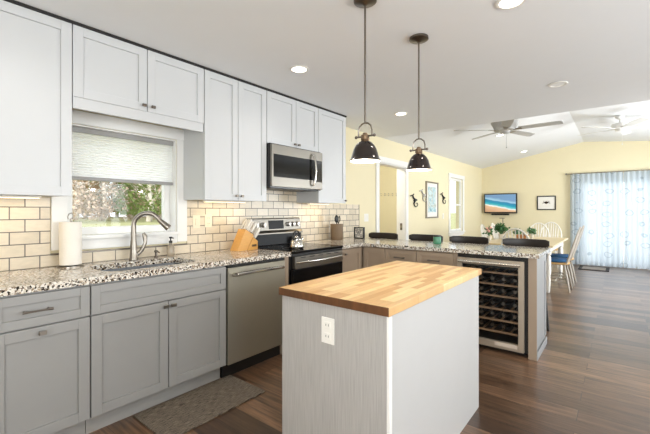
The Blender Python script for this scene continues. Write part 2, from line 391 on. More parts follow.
# baseboards
struct(B().box(0, .015, 4.3, 4.93, 0, .1).box(0, .015, 6.03, L, 0, .1).build('baseboard_left', 'trim', bevel=.003))
struct(B().box(.015, 2.1, L-.015, L, 0, .1).box(4.08, XR, L-.015, L, 0, .1).build('baseboard_far', 'trim', bevel=.003))
struct(B().box(XR-.015, XR, YB, L-.015, 0, .1).build('baseboard_right', 'trim', bevel=.003))
# doorway casing
c = B().box(0, .02, 4.93, 5.02, 0, 2.05).box(0, .02, 5.94, 6.03, 0, 2.05).box(0, .024, 4.92, 6.04, 2.05, 2.14)
c.box(-.16, .0, 5.02, 5.035, 0, 2.05).box(-.16, .0, 5.925, 5.94, 0, 2.05).box(-.16, 0, 5.035, 5.925, 2.035, 2.05)
struct(c.build('trim_1', 'trim', bevel=.003))
d = empty('latch_plate', (-.07, 5.924, 1.0), 'small grey metal latch plate on the doorway jamb', 'latch plate')
B().box(-.09, -.05, 5.918, 5.925, .94, 1.06).build('plate', 'pewter', d, .001); B().box(-.078, -.062, 5.914, 5.9185, .98, 1.02).build('latch_bolt', 'chrome', d)

def window(name, y0, y1, z0, z1, xo, mid, trimw, axis='x'):
    """double hung window in the left wall"""
    w = B().box(xo-.05, xo, y0, y0+.05, z0, z1).box(xo-.05, xo, y1-.05, y1, z0, z1).box(xo-.05, xo, y0+.05, y1-.05, z0, z0+.055).box(xo-.05, xo, y0+.05, y1-.05, z1-.05, z1)
    if mid: w.box(xo-.045, xo-.005, y0+.05, y1-.05, mid-.02, mid+.02)
    r = struct(w.build(name, 'trim', bevel=.003))
    struct(B().box(xo-.03, xo-.024, y0+.05, y1-.05, z0+.055, z1-.05).build('window_pane', 'pane', r))
    return r
window('window_1', .8822, 1.6518, 1.1085, 1.8735, -.085, None, .09)
k = B().box(0, .02, .782, .872, 1.02, 1.885).box(0, .02, 1.662, 1.752, 1.02, 1.885).box(0, .026, .772, 1.762, 1.885, 1.975)
k.box(-.085, .045, .862, 1.672, 1.085, 1.108).box(0, .018, .872, 1.662, 1.012, 1.085)
k.box(-.16, -.001, .8725, .882, 1.108, 1.884).box(-.16, -.001, 1.652, 1.6615, 1.108, 1.884).box(-.16, -.001, .882, 1.652, 1.874, 1.884)
struct(k.build('trim_2', 'trim', bevel=.003))
window('window_2', 8.13, 8.97, .80, 2.03, -.02, 1.42, .09)
k = B().box(0, .02, 8.04, 8.13, .72, 2.03).box(0, .02, 8.97, 9.06, .72, 2.03).box(0, .024, 8.03, 9.07, 2.03, 2.12).box(-.06, .04, 8.02, 9.08, .775, .80).box(0, .018, 8.13, 8.97, .70, .775)
struct(k.build('trim_3', 'trim', bevel=.003))
# unseen windows, added right and behind the viewer to let daylight in
for i, (x0, x1, y0, y1, z0, z1) in enumerate(((XR+.02, XR+.07, .4, 3.6, .7, 2.2), (XR+.02, XR+.07, 6.3, 8.9, .5, 2.2))):
    w = B(); n = 3
    for q_ in range(n+1):
        yy = y0+(y1-y0-.05)*q_/n; w.box(x0, x1, yy, yy+.05, z0, z1)
    w.box(x0, x1, y0, y1, z0, z0+.05).box(x0, x1, y0, y1, z1-.05, z1)
    struct(w.build('window_%d' % (3+i), 'trim'))
w = B().box(2.3, 4.3, YB-.1, YB-.05, .85, .9).box(2.3, 4.3, YB-.1, YB-.05, 2.1, 2.15)
for x in (2.3, 3.275, 4.25): w.box(x, x+.05, YB-.1, YB-.05, .9, 2.1)
struct(w.build('window_5', 'trim'))
# sliding glass doors
s = B().box(2.18, 2.24, L+.04, L+.12, 0, 2.05).box(3.94, 4.0, L+.04, L+.12, 0, 2.05).box(2.24, 3.94, L+.04, L+.12, 1.99, 2.05).box(2.24, 3.94, L+.04, L+.12, 0, .03)
for x0 in (2.24, 3.06):
    x1 = x0+.88; y = L+.05 if x0 < 3 else L+.09
    s.box(x0, x0+.06, y, y+.03, .03, 1.99).box(x1-.06, x1, y, y+.03, .03, 1.99).box(x0+.06, x1-.06, y, y+.03, .03, .12).box(x0+.06, x1-.06, y, y+.03, 1.92, 1.99)
ds = struct(s.build('door_1', 'trim', bevel=.003))
struct(B().box(2.3, 3.06, L+.062, L+.067, .12, 1.92).box(3.12, 3.88, L+.102, L+.107, .12, 1.92).build('door_pane', 'pane', ds))
struct(B().box(2.09, 2.18, L-.02, L, 0, 2.05).box(4.0, 4.09, L-.02, L, 0, 2.05).box(2.09, 4.09, L-.02, L, 2.05, 2.13).build('trim_4', 'trim', bevel=.003))
# outdoors
struct(B().prism([(-60, -.6), (-.17, -.6), (-.17, -.35), (-5, -.3), (-8, .25), (-11.5, .80), (-16, .86), (-28, .8), (-60, -.5)], 'y', -40, 70).build('ground', 'lawn'))
struct(B().box(-.5, 8, L+.17, L+9, -.3, -.1).build('patio', 'patio'))

# backsplash tiles, fixed to the wall
bs = B().box(0, .010, -.4, .778, .915, 1.371).box(0, .010, .778, 1.756, .915, .988).box(0, .010, 1.756, 4.45, .915, 1.371).box(0, .010, 2.39, 3.14, 1.371, 1.62)
struct(bs.build('wall_backsplash', 'tile'))
struct(B().box(0, .014, .778, 1.756, .988, 1.0).box(0, .013, 4.45, 4.456, .915, 1.371).build('trim_5', 'pewter'))

# ------------------------------------------------------------------ cabinets
def shaker(b, face, u0, u1, z0, z1, t=.02, fw=.055, rec=.011, axis='x'):
    """frame-and-panel front; face = outer plane, the door is t thick behind it. axis x: faces +x; axis y: faces -y"""
    def bx(d0, d1, a0, a1, c0, c1):
        if axis == 'x': b.box(face-d1, face-d0, a0, a1, c0, c1)
        else: b.box(a0, a1, face+d0, face+d1, c0, c1)
    bx(0, t, u0, u0+fw, z0, z1); bx(0, t, u1-fw, u1, z0, z1); bx(0, t, u0+fw, u1-fw, z0, z0+fw); bx(0, t, u0+fw, u1-fw, z1-fw, z1)
    bx(rec, t, u0+fw, u1-fw, z0+fw, z1-fw)
    return b
def knob(parent, p, axis='x', m='nickel', w=.016):
    x, y, z = p
    if axis == 'x': b = B().tube([(x, y, z), (x+.016, y, z)], .005, 8).box(x+.014, x+.028, y-w, y+w, z-.010, z+.010)
    else: b = B().tube([(x, y, z), (x, y-.016, z)], .005, 8).box(x-w, x+w, y-.028, y-.014, z-.010, z+.010)
    return b.build('knob', m, parent, .003)
def pull(parent, p, half, axis='x', m='pewter'):
    x, y, z = p; b = B()
    if axis == 'x':
        b.tube([(x+.028, y-half, z), (x+.030, y-half*.5, z), (x+.031, y, z), (x+.030, y+half*.5, z), (x+.028, y+half, z)], [.008, .005, .0045, .005, .008], 8)
        for s_ in (-1, 1): b.tube([(x, y+s_*half*.8, z), (x+.028, y+s_*half*.8, z)], .005, 8)
    else:
        b.tube([(x-half, y-.028, z), (x-half*.5, y-.030, z), (x, y-.031, z), (x+half*.5, y-.030, z), (x+half, y-.028, z)], [.008, .005, .0045, .005, .008], 8)
        for s_ in (-1, 1): b.tube([(x+s_*half*.8, y, z), (x+s_*half*.8, y-.028, z)], .005, 8)
    return b.build('handle', m, parent, smooth=True)
G = .003
def base_cab(y0, y1, label, drawers, doors, m='base', kick='kick', zs=.695):
    r = empty('base_cabinet', (.3, (y0+y1)/2, 0), label, 'cabinet')
    if y1-y0 > .8:      # the sink cabinet is open at the top
        B().box(.02, .609, y0+.001, y0+.019, .115, .875).box(.02, .609, y1-.019, y1-.001, .115, .875).box(.02, .04, y0+.019, y1-.019, .115, .875).box(.589, .609, y0+.019, y1-.019, .115, .875).box(.04, .589, y0+.019, y1-.019, .115, .135).build('body', m, r)
    else: B().box(.02, .609, y0+.001, y1-.001, .115, .875).build('body', m, r)
    B().box(.06, .55, y0+.001, y1-.001, 0, .115).build('toe_kick', kick, r)
    for a, c, kind in drawers:
        d = shaker(B(), .63, a+G, c-G, zs+.004, .862, fw=.045).build('drawer', m, r, .0015)
        if kind == 'pull': pull(d, (.63, (a+c)/2-.03, (zs+.866)/2), .062)
    for a, c, kp in doors:
        d = shaker(B(), .63, a+G, c-G, .122, zs-.004).build('door', m, r, .0015)
        if kp is not None: knob(d, (.63, kp, .663))
    return r
base_cab(-.10, .380, 'light grey base cabinet at the left end of the sink counter run', [(-.10, .380, 'pull')], [(-.10, .380, .14)])
base_cab(.382, .806, 'narrow grey base cabinet with one drawer and one door left of the sink', [(.382, .806, 'pull')], [(.382, .806, .585)])
base_cab(.808, 1.713, 'wide grey sink cabinet with two doors under the window', [(.808, 1.713, None)], [(.808, 1.2605, 1.235), (1.2605, 1.713, 1.287)])
one(B().box(.02, .628, 2.333, 2.380, 0, .875), 'filler_strip', 'taupe', 'narrow taupe filler panel between dishwasher and stove', 'filler panel', bevel=.002)
r = empty('base_cabinet', (.3, 3.35, 0), 'taupe corner base cabinet with one door right of the stove', 'cabinet')
B().box(.02, .609, 3.162, 4.13, .115, .875).build('body', 'taupe', r); B().box(.06, .55, 3.162, 4.13, 0, .115).build('toe_kick', 'taupe', r)
B().box(.609, .628, 3.162, 3.192, .115, .875).build('stile', 'taupe', r)
dd = shaker(B(), .63, 3.194, 3.56, .122, .862).build('door', 'taupe', r, .0015); knob(dd, (.63, 3.24, .815))

YP = 3.596
r = empty('peninsula_cabinet', (1.2, 3.9, 0), 'taupe peninsula cabinet with doors and two drawers under the granite bar', 'cabinet')
B().box(.632, 1.68, YP+.021, 4.13, .115, .875).build('body', 'taupe', r)
B().box(.632, 1.68, YP+.08, 4.12, 0, .115).build('toe_kick', 'taupe', r)
B().box(1.68, 1.712, YP+.002, 4.13, 0, .875).build('stile', 'taupe', r)
shaker(B(), YP, .636, .915, .122, .862, axis='y').build('door', 'taupe', r, .0015)
for a, c in ((.921, 1.286), (1.292, 1.676)):
    for z0, z1 in ((.70, .862), (.412, .694), (.122, .406)):
        d = shaker(B(), YP, a, c, z0, z1, axis='y', fw=.045).build('drawer', 'taupe', r, .0015)
        pull(d, ((a+c)/2, YP, (z0+z1)/2), .06, 'y')
r = empty('peninsula_end_panel', (2.35, 3.85, 0), 'pale framed end panel with taupe stile closing the peninsula', 'panel')
B().box(2.322, 2.386, YP, YP+.02, 0, .875).build('stile', 'taupe', r, .001)
pn = B().box(2.322, 2.378, YP+.0205, 4.13, 0, .875)
pn.box(2.378, 2.386, YP+.0205, YP+.08, .09, .875).box(2.378, 2.386, 4.07, 4.13, .09, .875).box(2.378, 2.386, YP+.08, 4.07, .81, .875)
pn.build('panel', 'endp', r, .001)
B().box(2.3865, 2.393, YP+.001, 4.13, 0, .07).build('baseboard', 'endp', r, .003)
one(B().box(.632, 2.321, 4.131, 4.15, 0, .875), 'peninsula_back_panel', 'taupe', 'taupe back panel of the peninsula facing the bar stools', 'panel')

# upper cabinets
UB, UT, UX = 1.372, 2.423, .335
def upper(y0, y1, z0, doors, label):
    r = empty('wall_cabinet', (.16, (y0+y1)/2, z0), label, 'cabinet')
    B().box(.0, UX-.021, y0+.0015, y1-.0015, z0+.004, UT).build('body', 'upper', r)
    for a, c, kp, kz in doors:
        d = shaker(B(), UX, a+G*.6, c-G*.6, z0, UT, fw=.056).build('door', 'upper', r, .0015)
        if kp is not None: knob(d, (UX, kp, kz), m='pewter', w=.013)
    return r
upper(-.10, .806, UB, [(-.10, .345, None, 0), (.347, .806, None, 0)], 'tall white wall cabinet left of the window')
r = upper(.806, 1.716, 1.985, [(.808, 1.26, 1.232, 2.02), (1.262, 1.714, 1.296, 2.02)], 'short two-door white wall cabinet above the sink window')
B().box(.302, .325, .812, 1.712, 1.915, 1.988).build('valance', 'upper', r, .002)
upper(1.716, 2.384, UB, [(1.718, 2.05, 2.025, 1.412), (2.052, 2.382, 2.082, 1.412)], 'tall two-door white wall cabinet between window and microwave')
upper(2.384, 3.146, 1.93, [(2.386, 2.787, 2.757, 1.962), (2.789, 3.144, 2.817, 1.962)], 'short two-door white wall cabinet above the microwave')
r = upper(3.146, 3.673, UB, [(3.148, 3.671, 3.645, 1.405)], 'single-door white wall cabinet right of the microwave')
B().box(.01, UX+.010, -.10, 3.675, UT+.001, 2.4395).build('gap_shade_strip', 'dark')['kind'] = 'structure'  # dark strip standing in for the shaded gap above the wall cabinets

# under-cabinet lights (lit, warm)
for y0, y1, lb in ((.10, .70, 'slim warm light bar under the cabinet left of the window'), (1.85, 2.30, 'slim warm light bar under the cabinet above the knife block'), (3.22, 3.60, 'slim warm light bar under the last wall cabinet')):
    r = empty('light_bar', (.12, (y0+y1)/2, 1.365), lb, 'light')
    B().box(.10, .14, y0, y1, 1.362, UB+.003).build('housing', 'white', r, .001)
    B().box(.105, .135, y0+.01, y1-.01, 1.359, 1.362).build('diffuser', 'ledwarm', r)
    l = bpy.data.lights.new('light_bar_lamp', 'AREA'); l.shape = 'RECTANGLE'; l.size = .03; l.size_y = y1-y0-.03; l.energy = .62; l.color = (1, .76, .44)
    o = bpy.data.objects.new('light_bar_lamp', l); COL.objects.link(o); o.parent = r; o.location = Vector((.12, (y0+y1)/2, 1.357))-ORG[r.name]

# ------------------------------------------------------------------ counters, sink
def counter(name, label, boxes):
    b = B()
    for q_ in boxes: b.box(*q_)
    o = one(b, name, 'granite', label, 'countertop', bevel=.003)
    return o
SX0, SX1, SY0, SY1 = .17, .545, .925, 1.55
def slab_hole():
    b = B(); n = 8; x0, x1, y0, y1 = .0105, .65, -.10, 2.391; R = .09
    # outer ring and rounded inner ring matched point by point
    inner = []
    for cx, cy, a0 in ((SX1-R, SY0+R, -PI/2), (SX1-R, SY1-R, 0), (SX0+R, SY1-R, PI/2), (SX0+R, SY0+R, PI)):
        for i in range(n+1): a = a0+PI/2*i/n; inner.append((cx+R*math.cos(a), cy+R*math.sin(a)))
    cx, cy = (SX0+SX1)/2, (SY0+SY1)/2; outer = []
    for j, (px, py) in enumerate(inner):
        kq = j//(n+1); i = j % (n+1); c0 = [(x1, y0), (x1, y1), (x0, y1), (x0, y0)][kq]
        # project horizontally / vertically out from the rounded corner
        if kq == 0: o = (px, y0) if i < n/2 else (x1, py)
        if kq == 1: o = (x1, py) if i < n/2 else (px, y1)
        if kq == 2: o = (px, y1) if i < n/2 else (x0, py)
        if kq == 3: o = (x0, py) if i < n/2 else (px, y0)
        if i == n//2: o = c0
        outer.append(o)
    m = len(inner); rings = [[(p[0], p[1], z) for p in ring] for ring, z in ((inner, .876), (inner, .914), (outer, .914), (outer, .876))]
    b.rings(rings, cap=False, close=True); return b
one(slab_hole(), 'granite_countertop', 'granite', 'speckled granite countertop around the sink', 'countertop')
counter('granite_countertop', 'speckled granite bar top on the peninsula and corner', [(.0105, .65, 3.158, 3.576, .876, .914), (.0105, 2.407, 3.576, 4.26, .876, .914)])
b = B(); R = .09
def rr(x0, x1, y0, y1, R, z, n=6):
    out = []
    for cx, cy, a0 in ((x1-R, y0+R, -PI/2), (x1-R, y1-R, 0), (x0+R, y1-R, PI/2), (x0+R, y0+R, PI)):
        for i in range(n+1): a = a0+PI/2*i/n; out.append((cx+R*math.cos(a), cy+R*math.sin(a), z))
    return out
r = empty('kitchen_sink', (.36, 1.24, .69), 'undermount stainless steel sink below the window', 'sink')
b.rings([rr(SX0-.004, SX1+.004, SY0-.004, SY1+.004, .09, .8755), rr(SX0, SX1, SY0, SY1, .09, .874), rr(SX0+.012, SX1-.012, SY0+.012, SY1-.012, .08, .70), rr(SX0+.05, SX1-.05, SY0+.05, SY1-.05, .05, .685)], cap=False)
b.f.append(tuple(len(b.v)-28+i for i in range(28)))
b.build('basin', 'sinksteel', r, smooth=True)
B().lathe([(.001, .687), (.045, .687), (.045, .690), (.03, .688)], (.36, 1.24, 0), 20).build('drain', 'chrome', r, smooth=True)

# faucet
FX, FY = .115, 1.262
r = empty('kitchen_faucet', (FX, FY, .914), 'brushed nickel pull-down faucet arching over the sink', 'faucet')
B().lathe([(.0, .914), (.031, .914), (.033, .922), (.027, .935), (.024, 1.0), (.021, 1.06), (.0, 1.07)], (FX, FY, 0), 20).build('base', 'nickel', r, smooth=True)
dx, dy = .62, .78        # the spout swings towards the room and to the right
pts = [(FX, FY, 1.05), (FX, FY, 1.17)]; ra = .095
for i in range(1, 12):
    a = PI*(1-i/12*.94); pts.append((FX+dx*(ra+ra*math.cos(a)), FY+dy*(ra+ra*math.cos(a)), 1.17+ra*math.sin(a)))
sp_ = B().tube(pts, [.020, .0175]+[.0165]*11, 12).build('spout', 'nickel', r, smooth=True)
e1, e2 = Vector(pts[-2]), Vector(pts[-1]); dv = (e2-e1).normalized()+Vector((dx*.42, dy*.42, 0)); dv.normalize()
B().tube([e2-dv*.005, e2+dv*.03, e2+dv*.085, e2+dv*.088], [.0175, .021, .026, .022], 12).build('spray_head', 'nickel', r, smooth=True)
B().tube([(FX+.012, FY+.02, .955), (FX+.02, FY+.05, .985), (FX+.025, FY+.075, 1.04), (FX+.02, FY+.075, 1.09), (FX+.015, FY+.065, 1.115)], [.015, .014, .013, .018, .011], 10, flat=.8).build('lever', 'nickel', r, smooth=True)
# dark little stopper and soap bottle
r = empty('soap_dispenser', (.09, 1.445, .914), 'small dark metal dispenser between faucet and glass soap bottle', 'dispenser')
B().lathe([(.0, .914), (.018, .914), (.016, .925), (.010, .93), (.010, .955), (.016, .96), (.013, .972), (0, .974)], (.09, 1.445, 0), 14).build('body', 'pewter', r, smooth=True)
B().tube([(.09, 1.445, .964), (.12, 1.445, .966), (.135, 1.447, .955)], .005, 8).build('nozzle', 'pewter', r, smooth=True)
r = empty('soap_bottle', (.07, 1.575, .914), 'clear glass soap bottle with a dark pump by the window corner', 'bottle')
B().lathe([(0, .914), (.026, .914), (.029, .92), (.029, .985), (.022, 1.0), (.012, 1.01), (.011, 1.02), (0, 1.02)], (.07, 1.575, 0), 18).build('bottle', 'soap', r, smooth=True)
B().lathe([(.0, 1.02), (.014, 1.02), (.014, 1.037), (.005, 1.04), (.005, 1.055), (.012, 1.058), (.012, 1.07), (0, 1.07)], (.07, 1.575, 0), 14).tube([(.07, 1.575, 1.064), (.105, 1.58, 1.06)], .004, 8).build('pump', 'black', r, smooth=True)
# paper towel
TX, TY = .105, .865
r = empty('paper_towel_holder', (TX, TY, .914), 'white paper towel roll standing on a metal holder left of the sink', 'paper towel')
B().lathe([(0, .914), (.075, .914), (.075, .922), (.02, .926), (.006, .93), (.006, 1.232), (0, 1.232)], (TX, TY, 0), 24).build('stand', 'nickel', r, smooth=True)
B().tube([(TX, TY-.014, 1.228), (TX, TY-.017, 1.245), (TX, TY-.01, 1.262), (TX, TY+.004, 1.268), (TX, TY+.014, 1.256), (TX, TY+.012, 1.235), (TX, TY, 1.228)], .0035, 8).build('loop', 'nickel', r, smooth=True)
B().lathe([(.02, .929), (.062, .929), (.063, .935), (.063, 1.204), (.061, 1.209), (.02, 1.209), (.02, .929)], (TX, TY, 0), 32).build('roll', 'paper', r, smooth=True)

# ------------------------------------------------------------------ dishwasher
r = empty('dishwasher', (.3, 2.02, 0), 'stainless steel dishwasher with a long bowed handle', 'dishwasher')
B().box(.03, .59, 1.718, 2.329, .10, .872).build('body', 'black', r)
B().box(.06, .57, 1.72, 2.327, 0, .10).build('toe_kick', 'black', r)
B().box(.592, .640, 1.722, 2.325, .115, .848).build('door', 'dwsteel', r, .006)
B().box(.592, .632, 1.722, 2.325, .850, .873).build('control_strip', 'black', r, .002)
pp = [(.640, 1.775, .795), (.672, 1.785, .797)]+[(.672+.020*math.sin(PI*i/8), 1.785+.475*i/8, .797+.008*math.sin(PI*i/8)) for i in range(1, 8)]+[(.672, 2.26, .797), (.640, 2.27, .795)]
B().tube(pp, .015, 10, flat=1.4).build('handle', 'chrome', r, smooth=True)

# ------------------------------------------------------------------ range
ya, yb = 2.390, 3.153
r = empty('kitchen_range', (.33, 2.77, 0), 'stainless steel electric range with a black glass cooktop', 'stove')
B().box(.03, .625, ya, yb, .03, .893).build('body', 'black', r)
B().box(.05, .60, ya+.02, yb-.02, 0, .03).build('toe_kick', 'black', r)
ct = B().box(.06, .672, ya+.002, yb-.002, .894, .919).build('cooktop', 'blackgl', r, .006)
for x, y, rad in ((.48, 2.59, .10), (.48, 2.96, .08), (.24, 2.59, .075), (.24, 2.96, .10)):
    B().lathe([(rad-.004, .9192), (rad, .9196), (rad+.001, .9192)], (x, y, 0), 32).build('burner_ring', 'pewter', ct)
B().box(.626, .660, ya+.004, yb-.004, .872, .893).build('vent_gap', 'black', r)
od = B().box(.626, .668, ya+.006, yb-.006, .17, .752).build('oven_door', 'blackgl', r, .004)
B().box(.627, .674, ya+.03, yb-.012, .754, .868).build('door_band', 'steel2', od, .006)
for i in range(5):
    B().box(.668, .6745, ya+.10+i*.125, ya+.17+i*.125, .852, .860).build('vent_slot', 'black', od)
pp = [(.672, ya+.05, .815), (.700, ya+.06, .817)]+[(.700+.022*math.sin(PI*i/10), ya+.06+.63*i/10, .817) for i in range(1, 10)]+[(.700, ya+.69, .817), (.672, ya+.70, .815)]
B().tube(pp, .012, 10).build('handle', 'chrome', od, smooth=True)
B().box(.626, .668, ya+.006, yb-.006, .035, .165).build('drawer', 'steel2', r, .004)
bg = B().prism([(.011, .90), (.085, .90), (.070, 1.02), (.070, 1.0), (.062, 1.205), (.011, 1.205)], 'y', ya+.004, yb-.004)
bg = B().prism([(.011, .921), (.080, .921), (.075, 1.035), (.011, 1.035)], 'y', ya+.004, yb-.004).build('backguard_base', 'blackdisp', r, .003)
pb = B().prism([(.011, 1.036), (.098, 1.036), (.098, 1.05), (.070, 1.075), (.055, 1.195), (.040, 1.205), (.011, 1.205)], 'y', ya+.004, yb-.004).build('control_panel', 'panelsteel', r, .002)
B().prism([(.060, 1.088), (.070, 1.088), (.061, 1.180), (.052, 1.180)], 'y', 2.655, 2.875).build('display', 'blackdisp', pb)
for y in (2.475, 2.575, 2.945, 3.015, 3.085):
    B().lathe([(.0, .0), (.027, .0), (.027, .006), (.023, .008), (.020, .032), (.0, .034)], (.066, y, 1.135), 18, axis='x').box(.078, .102, y-.004, y+.004, 1.115, 1.155).build('knob', 'steel', pb, smooth=True)

# ------------------------------------------------------------------ microwave
r = empty('microwave', (.2, 2.765, 1.51), 'stainless over-the-range microwave under the short cabinet', 'microwave')
B().box(.012, .372, 2.388, 3.142, 1.505, 1.925).build('body', 'blackgl2', r, .002)
dm = B().box(.374, .400, 2.390, 3.140, 1.513, 1.915).build('door', 'panelsteel', r, .004)
B().box(.398, .4035, 2.412, 2.985, 1.605, 1.822).build('window_glass', 'blackgl', dm, .001)
B().box(.398, .4035, 2.99, 3.128, 1.590, 1.822).build('keypad', 'blackgl2', dm, .001)
B().box(.4035, .4045, 3.02, 3.11, 1.785, 1.812).build('display', 'black', dm)
B().tube([(.400, 2.965, 1.875), (.425, 2.965, 1.868), (.438, 2.975, 1.80), (.443, 2.98, 1.71), (.438, 2.975, 1.62), (.425, 2.965, 1.555), (.400, 2.965, 1.548)], [.010, .011, .012, .012, .012, .011, .010], 10).build('handle', 'chrome', dm, smooth=True)
B().box(.05, .36, 2.42, 3.11, 1.499, 1.505).build('vent_grille', 'black', r)

# ------------------------------------------------------------------ wine fridge
wx0, wx1 = 1.714, 2.320
r = empty('wine_fridge', (2.0, 3.88, 0), 'built-in wine fridge with wooden shelves in the peninsula', 'wine fridge')
f = B().box(wx0, wx0+.03, YP+.02, 4.12, .04, .872).box(wx1-.03, wx1, YP+.02, 4.12, .04, .872).box(wx0+.03, wx1-.03, 4.09, 4.12, .04, .872).box(wx0+.03, wx1-.03, YP+.02, 4.09, .04, .07).box(wx0+.03, wx1-.03, YP+.02, 4.09, .842, .872)
f.build('cabinet', 'fin', r)
B().box(wx0+.03, wx1-.03, YP+.09, 4.09, 0, .04).build('toe_kick', 'black', r)
a0, a1, z0, z1 = wx0+.004, wx1-.028, .045, .838
dr = B().box(a0, a0+.045, YP-.022, YP+.016, z0, z1).box(a1-.045, a1, YP-.022, YP+.016, z0, z1).box(a0+.045, a1-.045, YP-.022, YP+.016, z0, z0+.06).box(a0+.045, a1-.045, YP-.022, YP+.016, z1-.055, z1).build('door', 'fridgedoor', r, .003)
B().box(a0+.045, a1-.045, YP-.006, YP+.002, z0+.06, z1-.055).build('glass', 'pane', dr)
B().tube([(a0+.02, YP-.055, z1-.03), (a1-.02, YP-.055, z1-.03)], .013, 12).box(a0+.07, a0+.09, YP-.055, YP-.022, z1-.038, z1-.022).box(a1-.09, a1-.07, YP-.055, YP-.022, z1-.038, z1-.022).build('handle', 'handle2', dr, smooth=True)
B().box(2.055, 2.238, YP-.0235, YP-.0215, .070, .104).build('label_plate', 'label', dr)
sh = [.715, .61, .505, .385, .285, .18]
for z in sh:
    b = B().box(a0+.05, a1-.05, YP+.020, YP+.040, z-.008, z+.008)
    for i in range(7): b.box(a0+.05+i*.08, a0+.062+i*.08, YP+.040, 4.05, z-.005, z+.005)
    b.build('shelf', 'shelfw', r)
cp = B().box(a0+.05, a1-.05, YP+.020, YP+.05, .758, .80).build('control_panel', 'black', r)
for x in (1.985, 2.085): B().box(x-.012, x+.012, YP+.0185, YP+.0205, .775, .785).build('indicator', 'pewter', cp)
bt = None
for zi, z in enumerate((.61, .505, .385, .285, .18)):
    for i in range(5):
        x = a0+.105+i*.096
        if bt is None:
            bt = empty('wine_bottle', (x, YP+.06, z+.046), 'dark wine bottle lying on a shelf inside the wine fridge', 'bottle', 'bottles in the wine fridge')
            B().lathe([(.001, .0), (.012, .0), (.013, .06), (.018, .09), (.036, .13), (.037, .29), (.03, .30), (.001, .30)], (x, YP+.06, z+.046), 14, axis='y').build('bottle_body', 'bottle', bt, smooth=True)
            B().lathe([(.001, -.004), (.0145, -.004), (.0145, .028), (.001, .028)], (x, YP+.06, z+.046), 14, axis='y').build('cap', 'pewter', bt, smooth=True)
        else:
            c2 = copy_tree(bt); c2.location = (x, YP+.06, z+.046)

# ------------------------------------------------------------------ island
ix0, ix1, iy0, iy1 = 1.614, 2.230, 1.306, 2.547
r = empty('kitchen_island', (1.92, 1.93, 0), 'pale kitchen island with a grained front panel', 'island')
B().box(ix0+.022, ix1-.040, iy0+.024, iy1-.025, .0, .864).build('body', 'isl', r)
B().box(ix0+.012, ix1-.018, iy0+.014, iy0+.0238, .0, .864).build('front_panel', 'limed', r)
B().box(ix1-.0175, ix1-.003, iy0+.012, iy0+.034, .0, .864).build('corner_trim', 'trim', r, .002)
B().box(ix1-.0395, ix1-.012, iy0+.0345, iy1-.022, .0, .864).build('side_panel', 'isl', r, .001)
o = one(B().box(ix0, ix1, iy0, iy1, .866, .904), 'island_countertop', 'butcher', 'butcher block top on the kitchen island', 'countertop', bevel=.003)
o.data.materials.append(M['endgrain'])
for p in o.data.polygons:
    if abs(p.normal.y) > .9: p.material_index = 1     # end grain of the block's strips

def outlet(p, axis, label, kind='outlet', m='white', group=None, w=.036, h=.058):
    x, y, z = p; r = empty('wall_outlet' if kind == 'outlet' else 'light_switch', p, label, 'outlet' if kind == 'outlet' else 'light switch', group)
    def bx(b, d0, d1, u0, u1, w0, w1):
        if axis == 'x': b.box(x+d0, x+d1, y+u0, y+u1, z+w0, z+w1)
        else: b.box(x+u0, x+u1, y-d1, y-d0, z+w0, z+w1)
        return b
    bx(B(), 0, .005, -w, w, -h, h).build('plate', m, r, .002)
    if kind == 'outlet':
        for s_ in (-1, 1):
            o = bx(B(), .005, .008, -.017, .017, s_*.025-.016, s_*.025+.016).build('socket', m, r, .004)
            b = B()
            for u in (-.007, .007): bx(b, .008, .0084, u-.0012, u+.0012, s_*.025-.004, s_*.025+.006)
            b.build('slot', 'dark', o)
    else:
        n = 1 if w < .05 else 2
        for i in range(n):
            u = 0 if n == 1 else (-.023+.046*i)
            bx(B(), .005, .011, u-.013, u+.013, -.03, .03).build('rocker', m, r, .002)
    return r
outlet((1.917, iy0+.014, .748), 'y', 'white double outlet on the front of the kitchen island')
outlet((.010, 1.845, 1.185), 'x', 'cream rocker switch on the tiles just right of the window', 'switch', 'creamp')
outlet((.010, 1.965, 1.19), 'x', 'cream outlet on the tiles left of the knife block', 'outlet', 'creamp')
outlet((.0, 4.66, 1.18), 'x', 'white double light switch between the tiles and the doorway', 'switch', 'white', w=.058)
outlet((.0, 7.72, 1.17), 'x', 'white light switch below the right curled ornament', 'switch', 'white')

# rugs
one(B().box(.575, .985, 1.06, 1.785, .001, .011), 'kitchen_rug', 'rug', 'grey brown woven rug on the floor before the sink cabinet', 'rug', bevel=.003)
dm_ = one(B().box(2.24, 2.30, 9.72, 10.38, .001, .014).box(2.72, 2.78, 9.72, 10.38, .001, .014).box(2.30, 2.72, 9.72, 9.78, .001, .014).box(2.30, 2.72, 10.32, 10.38, .001, .014), 'door_mat', 'doormat', 'door mat with a dark border before the curtained glass doors', 'door mat')
B().box(2.301, 2.719, 9.781, 10.319, .001, .011).build('mat_field', 'matfield', dm_)

